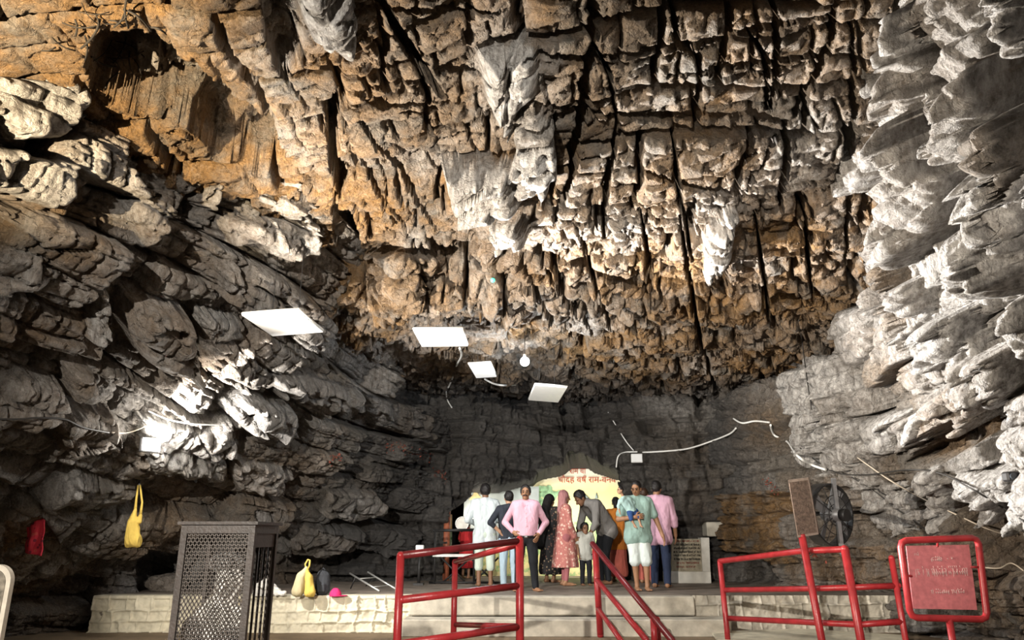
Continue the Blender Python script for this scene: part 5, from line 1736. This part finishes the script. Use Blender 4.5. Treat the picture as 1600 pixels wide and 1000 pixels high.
t = thing('painted_backdrop', 'bright yellow painted backdrop with trees and red lettering behind the crowd', 'backdrop')
cm = w_(850, 815)
m = MB(); m.prism([w_(742, 715) - cm, w_(1000, 715) - cm, w_(1000, 925) - cm, w_(742, 925) - cm], (0, .04, 0))
o = m.build('painted_sheet', mural_mat(), t); o.location = cm
TREE = simple('painted_tree_green', (0.30, 0.50, 0.28), .8, var=.4, scale=9)
TRUNK = simple('painted_blue_grey', (0.30, 0.38, 0.36), .8, var=.2)
rng = random.Random(3)
m = MB()
for k in range(26):
    a_, rr_ = rng.uniform(0, 6.28), rng.uniform(0, .34)
    c_ = w_(857, 772) + (rr_ * math.cos(a_), -.012 - .0006 * k, rr_ * .8 * math.sin(a_))
    m.prism([c_ + (.09 * math.cos(q), 0, .08 * math.sin(q)) for q in np.linspace(0, 2 * math.pi, 7, endpoint=False)], (0, .003, 0))
m.build('painted_tree', TREE, t)
m = MB(); m.tube([w_(910, 769, -.015), w_(918, 778, -.015), w_(925, 789, -.015)], [.012, .03, .05], 6)
m.tube([w_(932, 779, -.015), w_(932, 770, -.015)], [.05, .008], 6); m.build('painted_spires', TRUNK, t)


def text_mesh(name, s, size, origin, mat, parent, width=None, ext=.004):
    cu = bpy.data.curves.new(name, 'FONT'); cu.body = s; cu.size = size; cu.extrude = ext
    to = bpy.data.objects.new('txt', cu); COL.objects.link(to)
    bpy.context.view_layer.update()
    dg = bpy.context.evaluated_depsgraph_get()
    me = bpy.data.meshes.new_from_object(to.evaluated_get(dg))
    bpy.data.objects.remove(to)
    me.materials.clear(); me.materials.append(mat)
    xs_ = [v.co.x for v in me.vertices] or [0, 1]
    s_ = (width / (max(xs_) - min(xs_))) if width else 1.0
    x0_ = min(xs_)
    for v in me.vertices:
        x, y, z = (v.co.x - x0_) * s_, v.co.y, v.co.z
        v.co = (origin[0] + x, origin[1] - z, origin[2] + y)
    o = bpy.data.objects.new(name, me); COL.objects.link(o); o.parent = parent
    return o


REDT = simple('red_paint_lettering', (0.50, 0.08, 0.03), .7, var=.1)
pL = w_(872, 754, -.02)
text_mesh('lettering', 'चौदह वष राम-वनव', .22, pL, REDT, t, width=w_(962, 750)[0] - pL[0])
m = MB(); m.tube([w_(911.5, 745.5, -.02), w_(913, 743.5, -.02), w_(915.5, 744, -.02), w_(914.5, 746.5, -.02)], .010, 6); m.build('lettering', REDT, t)
pL = w_(890, 740, -.02)
text_mesh('lettering', 'राम वि', .20, pL, REDT, t, width=w_(920, 740)[0] - pL[0])

lamp('passage_fill', 'AREA', tuple(PY(905, 872, 18.0)), 60, (1.0, 0.95, 0.84), .6, tuple(w_(890, 790)))  # unseen lamp added behind the crowd to brighten the backdrop
lamp('passage_fill_left', 'POINT', tuple(PY(742, 800, 18.6)), 24, (1.0, 0.92, 0.78), .1)  # unseen fill light added at the left end of the passage

# posters at the left end of the passage
t = thing('poster', 'orange and pink poster at the left end of the passage, above the stand', 'poster')
wq = lambda px, py, dy=0: PY(px, py, 18.0 + dy)
m = MB(); m.prism([wq(672, 806), wq(706, 804), wq(706, 829), wq(672, 829)], (0, .03, 0)); m.build('sheet', simple('orange_print', (0.62, 0.34, 0.12), .6, var=.3, scale=2.5), t)
m = MB(); m.prism([wq(676, 815, -.01), wq(688, 813, -.01), wq(688, 828, -.01), wq(676, 828, -.01)], (0, .008, 0)); m.build('pink_panel', simple('dull_pink_print', (0.45, 0.22, 0.20), .6), t)
t = thing('poster', 'green leafy poster low at the left end of the passage', 'poster')
m = MB(); m.prism([wq(668, 831), wq(706, 831), wq(706, 860), wq(668, 860)], (0, .03, 0)); m.build('sheet', floral('leaf_print', (0.30, 0.36, 0.20), (0.05, 0.16, 0.05), (0.52, 0.55, 0.42), 9, .42), t)
t = thing('tent_picture', 'grey and white poster with a yellow domed building behind the white-shirted person', 'poster')
wq = lambda px, py, dy=0: PY(px, py, 18.9 + dy)
m = MB(); m.prism([wq(726, 766), wq(790, 760), wq(842, 760), wq(842, 850), wq(722, 850)], (0, .03, 0)); m.build('sheet', simple('grey_poster', (0.42, 0.47, 0.46), .7, var=.35, scale=1.6), t)
m = MB(); m.prism([wq(732, 781, -.01), wq(739, 773, -.01), wq(743, 764, -.01), wq(748, 773, -.01), wq(756, 781, -.01)], (0, .008, 0)); m.build('painted_dome', simple('dome_yellow', (0.72, 0.60, 0.30), .7), t)
t = thing('wooden_pole', 'reddish brown upright pole behind the black stand', 'pole')
pz = feet(702, 903); m = MB(); m.tube([(pz[0], 17.4, PLAT_Z), (pz[0], 17.4, PY(704, 798, 17.4)[2])], .075, 10); m.build('pole_shaft', simple('red_brown_wood', (0.30, 0.09, 0.045), .6, var=.3), t)

# black folding stand with crossed legs
t = thing('folding_table', 'black folding stand with crossed legs at the left end of the crowd', 'table')
Yst = 16.0
ws = lambda px, py, dy=0: PY(px, py, Yst + dy)
zb = PLAT_Z
def fx(px): return ws(px, 880)[0]
pipe('top_bar', t, [ws(678, 829), ws(743, 828)], .030, BLACKM)
pipe('upright', t, [ws(741, 828), (fx(741), Yst, zb)], .024, BLACKM); pipe('upright', t, [ws(680, 829), (fx(680), Yst, zb)], .024, BLACKM)
m = MB(); m.box(((fx(676) + fx(745)) / 2, Yst + .2, ws(700, 868)[2]), (fx(745) - fx(676), .5, .05)); m.build('shelf', WHITEC, t)
for a_, b_ in ((690, 730), (735, 690), (735, 775), (778, 738)):
    pipe('crossed_leg', t, [(fx(a_), Yst + .02, ws(700, 872)[2]), (fx(b_), Yst + .04, zb)], .018, BLACKM)
pipe('foot_rail', t, [(fx(672), Yst, zb + .03), (fx(780), Yst, zb + .03)], .022, BLACKM)
t = thing('round_tray', 'large round pale tray propped on the black stand', 'tray')
rc_ = ws(722, 818, .05)
m = MB(); m.tube([rc_, rc_ + (0, .035, 0)], .135, 28); m.build('disc', simple('pale_tin', (0.40, 0.39, 0.36), .4, metal=.2, var=.15), t)
m = MB(); m.tube([rc_ + (.135 * math.cos(a_), -.006, .135 * math.sin(a_)) for a_ in np.linspace(0, 6.283, 30, endpoint=False)], .012, 6, closed=True); m.build('rim', STEEL, t)
m = MB(); m.tube([rc_ + (0, .0, -.16), (rc_[0], rc_[1] - .04, ws(722, 829)[2])], .02, 6); m.build('prop', BLACKM, t)
t = thing('lit_box', 'small white lit box on a dark stand left of the black stand', 'box')
lb_ = PY(656, 858, 15.6)
m = MB(); m.bevbox(lb_, (.16, .12, .16), .012); m.build('box_body', WHITE, t)
m = MB(); m.tube([lb_ - (0, 0, .08), (lb_[0], lb_[1], zb)], .03, 8); m.box((lb_[0], lb_[1], zb + .02), (.2, .2, .04)); m.build('stand', BLACKM, t)

# ---- red dried flower garlands stuck along the ledges
FLW = simple('dried_red_petals', (0.17, 0.035, 0.02), .8, var=.5, scale=20)
STEM = simple('dry_stem', (0.10, 0.06, 0.035), .9)
def garland(label, pts, n, spread, seed, size=.024, Y=None):
    rng = random.Random(seed)
    ws_ = [hit(px, py, .06) if Y is None else PY(px, py, Y) for px, py in pts]
    fine = catmull(np.array(ws_), 30)
    t = thing('flower_garland', label, 'garland')
    m = MB(); m.tube(fine, .006, 5); m.build('string', STEM, t)
    m = MB()
    for k in range(n):
        c_ = fine[rng.randrange(30)] + np.array([rng.gauss(0, spread) for _ in range(3)])
        a_ = unit([rng.gauss(0, 1) for _ in range(3)]); b__ = unit(np.cross(a_, [rng.gauss(0, 1) for _ in range(3)])); n_ = np.cross(a_, b__)
        s_ = size * rng.uniform(.6, 1.3)
        m.add([c_ - a_ * s_, c_ + b__ * s_ * .55, c_ + a_ * s_, c_ - b__ * s_ * .55, c_ + n_ * s_ * .3], [(0, 1, 4), (1, 2, 4), (2, 3, 4), (3, 0, 4), (3, 2, 1, 0)])
    tag(m.build('petals', FLW, t), kind='stuff')
garland('long strip of dried red flowers along the dark ledge left of the back wall', [(605, 700), (620, 695), (640, 706), (662, 712), (672, 716)], 110, .06, 1)
garland('small tuft of orange red flowers on the left ledge', [(514, 722), (520, 716), (530, 714)], 36, .04, 2)
garland('tuft of dried red flowers low on the ledge above the passage left end', [(684, 735), (690, 742), (696, 750)], 40, .05, 3)
garland('tuft of dried red flowers on the brown right wall left of the tilted case', [(1196, 752), (1206, 758), (1214, 770)], 50, .05, 4)
garland('dry red sprig on the top rail beside the tall red pole', [(1256, 862), (1268, 864), (1284, 861)], 40, .04, 5, Y=10.05)
# ---- dry roots hanging at the upper left hollow
ROOT = simple('black_roots', (0.02, 0.016, 0.012), .9)
t = thing('hanging_roots', 'tangle of thin black roots around the hollow at upper left', 'roots')
rng = random.Random(11); m = MB()
for k in range(46):
    px, py = rng.gauss(175, 32), rng.gauss(58, 30)
    a_ = rng.uniform(0, 6.28); L_ = rng.uniform(20, 55)
    try:
        w4 = [hit(px + L_ * f_ * math.cos(a_ + .4 * f_), py + L_ * f_ * math.sin(a_ + .4 * f_), .05 + .06 * math.sin(f_ * 3.1)) for f_ in (0, .33, .66, 1)]
    except Exception:
        continue
    if max(np.linalg.norm(w4[i + 1] - w4[i]) for i in range(3)) > .5: continue
    m.tube(catmull(np.array(w4), 9), rng.uniform(.004, .010), 5)
m.build('root_strands', ROOT, t)

# ================================================================== the visitors on the platform
def stand(fx_, fy, top, tweak=1.0):
    g = feet(fx_, fy)
    r = ray(fx_, top)
    z = CAM_H + r[2] * g[1] / r[1]
    return g, (z - g[2]) * tweak


PINK = fabric('pink_shirt_cloth', (0.62, 0.36, 0.44), .10, .5)
PINK2 = fabric('pale_pink_shirt_cloth', (0.60, 0.36, 0.46), .10, .5)
BLACKT = fabric('black_trouser_cloth', (0.014, 0.015, 0.018), .3, .4)
NAVY = fabric('navy_denim', (0.025, 0.035, 0.070), .3, .4)
PALEB = fabric('pale_blue_shirt_cloth', (0.58, 0.64, 0.66), .08, .5)
MINT = fabric('pale_mint_cloth', (0.55, 0.63, 0.55), .08, .4)
DARKS = fabric('charcoal_shirt_cloth', (0.030, 0.034, 0.045), .3, .5)
JEAN = fabric('light_blue_denim', (0.36, 0.47, 0.55), .15, .4)
GREENT = fabric('sage_green_tee_cloth', (0.26, 0.38, 0.34), .12, .5)
WSHORT = fabric('white_short_cloth', (0.60, 0.66, 0.64), .10, .6)
GREYS = fabric('grey_shirt_cloth', (0.20, 0.19, 0.18), .15, .5)
VEST = fabric('pale_grey_vest_cloth', (0.42, 0.42, 0.38), .15, .5)
FLOR = floral('pink_floral_print', (0.42, 0.15, 0.13), (0.66, 0.46, 0.38), (0.50, 0.22, 0.18), 20, .42)
FLORD = floral('black_floral_print', (0.018, 0.016, 0.016), (0.30, 0.22, 0.14), (0.16, 0.08, 0.06), 16, .30)
SCARF = fabric('dusty_pink_scarf_cloth', (0.36, 0.17, 0.17), .25, .7)
SCARFD = fabric('black_scarf_cloth', (0.016, 0.014, 0.014), .3, .6)
LEGG = fabric('rose_legging_cloth', (0.34, 0.12, 0.13), .15, .4)
SAREE = fabric('orange_saree_cloth', (0.58, 0.20, 0.035), .35, .8)
SAREE2 = fabric('coral_skirt_cloth', (0.50, 0.13, 0.10), .2, .8)
REDD = fabric('red_dress_cloth', (0.50, 0.03, 0.035), .15, .6)
WHITEV = fabric('white_veil_cloth', (0.66, 0.63, 0.60), .08, .5)
STRIPE = fabric('pale_teal_baby_cloth', (0.38, 0.55, 0.53), .15, .5)
BLUEB = fabric('blue_baby_shorts_cloth', (0.03, 0.07, 0.20), .15, .4)
BELT = simple('black_leather', (0.012, 0.011, 0.011), .4)
BUT = simple('shirt_buttons', (0.75, 0.62, 0.64), .4, var=0)


def person(label, g, **k):
    return thing('person', label, 'person', g, group='visitors on the platform')


# --- man in the pink shirt, hands on hips, facing us
g, h = stand(822, 924, 755, .985)
t = person('man in pink shirt and black trousers facing forward, hands on hips', g)
F = Figure(h, dict(ell=(-.205, .055, .640), wrl=(-.118, -.040, .545), elr=(.200, .050, .640), wrr=(.125, -.045, .530),
                   hpl=(-.054, 0, .50), knl=(-.066, -.012, .275), anl=(-.080, .010, .048), hpr=(.054, 0, .5), knr=(.072, -.012, .275), anr=(.092, .005, .048)), girth=1.14, head_turn=-.12)
kw = dict(l=dict(d=(.55, -.35, -.55), side=(.3, -.6, .6)), r=dict(d=(-.35, -.35, -.85), side=(-.5, -.7, .2)))
F.skin(t, SKIN, hand_kw=kw, foot_kw=dict(l=(-.25, -1, 0), r=(.45, -1, 0)))
S = F.shirt(t, PINK, 'long'); S.cut((0, 0, .50 * h), (0, 0, -1)); S.build('shirt', PINK, t)
F.pants(t, BLACKT, 1.0, flare=.012)
m = MB(); m.tube([(.118 * 1.1 * h * .92 * math.cos(a), .088 * h * math.sin(a) - .006, .505 * h) for a in np.linspace(0, 2 * math.pi, 24, endpoint=False)], .017, 8, closed=True); m.build('belt', BELT, t)
m = MB(); m.bevbox((0, -.100 * h, .505 * h), (.05, .02, .04), .006); m.build('belt_buckle', GREYM, t)
for k in range(5):
    m = MB(); m.ball((0.004, -(.090 + .012 * math.sin(k * .8)) * h * 1.09, (.60 + .042 * k) * h), .008, 8, 6); m.build('button', BUT, t)
for s in (-1, 1):
    S = Sdf((-.2, -.25, .76 * h), (.2, .15, .88 * h), .008); S.cap((s * .010 * h, -.045 * h, .795 * h), (s * .042 * h, -.008 * h, .832 * h), .012, .014, .01); S.build('collar', PINK, t)
F.hair(t, puff=.006); F.face_parts(t, True)

# --- man behind in the charcoal shirt, back turned, arm akimbo
g, h = stand(795, 919, 767)
t = person('man in charcoal shirt and light jeans, back turned, left elbow out', g)
F = Figure(h, dict(elr=(.215, .05, .665), wrr=(.115, .045, .575), ell=(-.15, -.05, .62), wrl=(-.09, -.14, .60)), turn=math.pi + .25, girth=.95)
F.skin(t, SKIN_L, hand_kw=dict(r=dict(d=(-.5, -.2, -.7), side=(0, -1, 0))))
S = F.shirt(t, DARKS, 'elbow', hem=.04 * h); S.build('shirt', DARKS, t)
F.pants(t, JEAN, 1.0, flare=.008); F.hair(t, puff=.004)

# --- person in pale blue-white shirt, back turned, cropped trousers
g, h = stand(757, 916, 756)
t = person('person in pale shirt and cropped mint trousers, back turned, farthest left of the standing visitors', g)
F = Figure(h, dict(ell=(-.165, .02, .635), wrl=(-.075, -.135, .635), elr=(.180, .03, .640), wrr=(.080, -.12, .60)), turn=math.pi + .1, girth=1.0)
F.skin(t, SKIN_D)
S = F.shirt(t, PALEB, 'long', hem=.07 * h, e=.018, fold=.010); S.build('shirt', PALEB, t)
F.pants(t, MINT, .42, e=.018, flare=.012); F.hair(t, puff=.008)

# --- woman in the black floral dress with long black scarf
g, h = stand(861, 910, 772)
t = person('woman in black floral dress with a long dark scarf, beside the pink floral dress', g)
F = Figure(h, dict(ell=(-.13, -.05, .62), wrl=(-.06, -.14, .60), elr=(.13, -.05, .62), wrr=(.06, -.14, .58)), turn=2.3, head_tilt=.15)
F.skin(t, SKIN)
S = F.shirt(t, FLORD, 'long', e=.014)
S.cap((0, 0, .55 * h), (0, 0, .16 * h), .10 * h, .135 * h, .05); S.cap((.03 * h, 0, .5 * h), (.05 * h, 0, .14 * h), .07 * h, .09 * h, .05); S.cap((-.03 * h, 0, .5 * h), (-.05 * h, 0, .14 * h), .07 * h, .09 * h, .05)
S.noise(.012, 7, 3, (1, 1, .25)); S.cut((0, 0, .09 * h), (0, 0, -1)); S.build('dress', FLORD, t)
S = F.sdf(); c = F.J['head']; S.ell(c + F.Rh @ np.array((0, .016 * h, .012 * h)), np.array((.058, .066, .066)) * h, F.Rh)
bk = -F.fwd
S.cap(c + bk * .05 * h - (0, 0, .02 * h), c + bk * .09 * h - (0, 0, .22 * h) + (-.02 * h, 0, 0), .055 * h, .075 * h, .04); S.cap(c + bk * .08 * h - (0, 0, .2 * h), c + bk * .10 * h - (.05 * h, 0, .50 * h), .075 * h, .06 * h, .04)
S.noise(.010, 9, 5, (1, 1, .4)); S.cut(c + F.fwd * .038 * h, F.fwd + np.array((0, 0, -.2))); S.build('scarf', SCARFD, t)

# --- woman in the pink floral dress, scarf over her head, facing right
g, h = stand(884, 915, 766)
t = person('woman in pink floral dress with head scarf, turned to the right', g)
F = Figure(h, dict(ell=(-.135, -.03, .62), wrl=(-.075, -.10, .50), elr=(.135, -.04, .62), wrr=(.07, -.11, .50)), turn=1.75, head_tilt=.1)
F.skin(t, SKIN)
S = F.shirt(t, FLOR, 'long', e=.014)
for a in np.linspace(0, 2 * math.pi, 8, endpoint=False):
    S.cap((.045 * h * math.cos(a), .035 * h * math.sin(a), .58 * h), (.105 * h * math.cos(a), .085 * h * math.sin(a), .20 * h), .055 * h, .045 * h, .03)
S.cap((0, 0, .6 * h), (0, 0, .22 * h), .08 * h, .12 * h, .04)
S.cut((0, 0, .185 * h), (0, 0, -1)); S.build('dress', FLOR, t)
F.pants(t, LEGG, .95, e=.006, name='leggings')
S = F.sdf(); c = F.J['head']; S.ell(c + F.Rh @ np.array((0, .016 * h, .012 * h)), np.array((.054, .062, .066)) * h, F.Rh)
S.cap(c + bk * 0 - F.fwd * .03 * h - (0, 0, .03 * h), F.J['neck'] - (0, 0, .03 * h), .05 * h, .07 * h, .04)
S.cap(F.J['neck'] + F.fwd * .05 * h, F.J['chest'] + F.fwd * .075 * h - (0, 0, .10 * h), .035 * h, .030 * h, .03)
S.noise(.010, 11, 6, (1, 1, .4)); S.cut(c + F.fwd * .040 * h, F.fwd + np.array((0, 0, -.25))); S.build('scarf', SCARF, t)
F.face_parts(t)

# --- man in grey shirt bending forward
g, h = stand(944, 913, 742)
t = person('man in grey shirt and dark trousers bending down toward the boy', g)
F = Figure(h, dict(pelvis=(0, .05, .51), hpl=(-.052, .05, .50), hpr=(.052, .05, .50), chest=(0, -.075, .690), neck=(0, -.165, .735), head=(0, -.235, .775),
                   shl=(-.108, -.125, .715), shr=(.108, -.125, .715), ell=(-.135, -.16, .545), wrl=(-.10, -.22, .42), elr=(.135, -.15, .545), wrr=(.10, -.21, .42)), turn=-1.15, head_tilt=.75, girth=1.05)
F.skin(t, SKIN_D)
S = F.shirt(t, GREYS, 'elbow', hem=.03 * h, e=.020); S.build('shirt', GREYS, t)
F.pants(t, BLACKT, 1.0, flare=.008); F.hair(t, puff=.003)

# --- boy
g, h = stand(916, 915, 817)
t = person('small boy in pale vest and black trousers at the top of the handrail', g)
F = Figure(h, dict(ell=(-.14, .0, .64), wrl=(-.13, -.06, .50), elr=(.14, 0, .64), wrr=(.15, -.05, .50)), child=True, turn=.15, head_turn=.1, vox=.008)
F.skin(t, SKIN_D); S = F.shirt(t, VEST, 'half', hem=.06 * h, e=.010); S.build('vest', VEST, t)
F.pants(t, BLACKT, 1.0, e=.010, flare=.008); F.hair(t, puff=.006); F.face_parts(t)

# --- woman in the orange saree, mostly hidden
g, h = stand(967, 909, 776)
t = person('woman in orange saree with coral skirt, half hidden behind the father and baby', g)
F = Figure(h, dict(ell=(-.14, -.03, .62), wrl=(-.08, -.12, .56), elr=(.13, -.03, .62), wrr=(.07, -.12, .56)), turn=math.pi - .3)
F.skin(t, SKIN)
S = F.shirt(t, SAREE, 'elbow', e=.016); S.cap((-.02 * h, 0, .78 * h), (-.10 * h, .02, .42 * h), .05 * h, .075 * h, .05); S.cap((.0, 0, .6 * h), (0, 0, .40 * h), .10 * h, .115 * h, .05); S.noise(.012, 9, 8, (1, 1, .3)); S.cut((0, 0, .37 * h), (0, 0, -1)); S.build('draped_saree', SAREE, t)
S = F.sdf(); S.cap((0, 0, .48 * h), (0, 0, .12 * h), .10 * h, .115 * h, .04); S.noise(.014, 8, 9, (1, 1, .2)); S.cut((0, 0, .06 * h), (0, 0, -1)); S.build('skirt', SAREE2, t)
F.hair(t, long=.05)

# --- father in sage tee and white shorts
g, h = stand(1001, 923, 751)
fpos = g
t = person('man in sage green tee and white shorts carrying a baby on one arm', g)
F = Figure(h, dict(ell=(-.185, -.05, .640), wrl=(-.045, -.150, .655), elr=(.180, .010, .640), wrr=(.225, -.045, .490),
                   anl=(-.030, .0, .048), knl=(-.045, -.015, .275), anr=(.060, -.03, .048), knr=(.060, -.03, .275)), girth=1.12, head_turn=-.45, head_tilt=.30)
F.skin(t, SKIN, hand_kw=dict(l=dict(d=(1, -.1, .15), side=(0, .1, 1), curl=.5), r=dict(d=(.25, -.15, -1))))
S = F.shirt(t, GREENT, 'half', hem=.03 * h, e=.024, fold=.009); S.build('tee_shirt', GREENT, t)
F.pants(t, WSHORT, .06, e=.022, name='shorts', flare=.02, fold=.010); F.hair(t, puff=.001); F.face_parts(t)
FF, FH = F, h

# --- baby on his arm
bw = PY(988, 799, fpos[1] - .22)
t = person('baby in pale teal top and blue shorts held against the green tee', bw)
bh = .74
px2 = lambda px, py, dy=0.0: tuple((PY(px, py, fpos[1] - .22 + dy) - bw) / bh)
F = Figure(bh, dict(pelvis=(0, 0, 0), chest=px2(978, 785), neck=px2(974, 777), head=px2(969, 766, -.02), shl=px2(969, 783, -.04), shr=px2(984, 780, .08),
                    ell=px2(966, 791, -.06), wrl=px2(968, 799, -.09), elr=px2(990, 786, .10), wrr=px2(986, 793, .06),
                    hpl=px2(984, 801, -.03), hpr=px2(992, 799, .05), knl=px2(986, 811, -.10), knr=px2(997, 808, -.06), anl=px2(992, 821, -.10), anr=px2(1001, 820, -.08)),
           child=True, turn=0, head_turn=-1.2, vox=.007)
F.skin(t, SKIN_L, foot_kw=dict(l=(.2, -.6, -.6), r=(.2, -.6, -.6)))
S = F.shirt(t, STRIPE, 'elbow', e=.010); S.build('top', STRIPE, t)
F.pants(t, BLUEB, -.0, e=.012, name='shorts'); F.hair(t, puff=.001); F.face_parts(t)

# --- man in the pale pink shirt, back turned, dark jeans
g, h = stand(1034, 918, 751)
t = person('man in pale pink shirt and dark blue jeans, back turned, farthest right', g)
F = Figure(h, dict(ell=(-.15, -.02, .63), wrl=(-.15, -.07, .48), elr=(.155, -.04, .64), wrr=(.09, -.14, .58)), turn=math.pi - .35, head_turn=-.2, girth=1.05)
F.skin(t, SKIN)
S = F.shirt(t, PINK2, 'elbow', hem=.05 * h, e=.024, fold=.009); S.build('shirt', PINK2, t)
F.pants(t, NAVY, 1.0, flare=.016); F.hair(t, puff=.004)

# --- veiled person glimpsed between the two men
g, h = stand(1013, 911, 762)
t = person('person with white veil glimpsed between the father and the pale pink shirt', g)
F = Figure(h, None, turn=math.pi - .6)
F.skin(t, SKIN, hands='lr'); S = F.shirt(t, WHITEV, 'long', hem=.05 * h); S.build('top', WHITEV, t); F.pants(t, SAREE2, 1.0, flare=.02); F.hair(t, mat=simple('brown_hair', (0.05, 0.025, 0.015), .5))
S = F.sdf(); S.cap(F.J['neck'] - (0, 0, .01), F.J['neck'] + (0, 0, .03), .055 * h, .045 * h, .02); S.build('veil', WHITEV, t)

# --- child in red behind the black stand
g, h = stand(728, 904, 813)
t = person('child in red dress standing behind the black stand', g)
F = Figure(h, dict(elr=(.17, -.05, .64), wrr=(.12, -.15, .60), ell=(-.16, -.08, .66), wrl=(-.10, -.18, .62)), child=True, turn=math.pi - .5, vox=.009)
F.skin(t, SKIN_D); S = F.shirt(t, REDD, 'half')
S.cap((0, 0, .55 * h), (0, 0, .26 * h), .10 * h, .17 * h, .05); S.noise(.012, 9, 4, (1, 1, .3)); S.cut((0, 0, .18 * h), (0, 0, -1)); S.build('dress', REDD, t); F.hair(t, puff=.004)
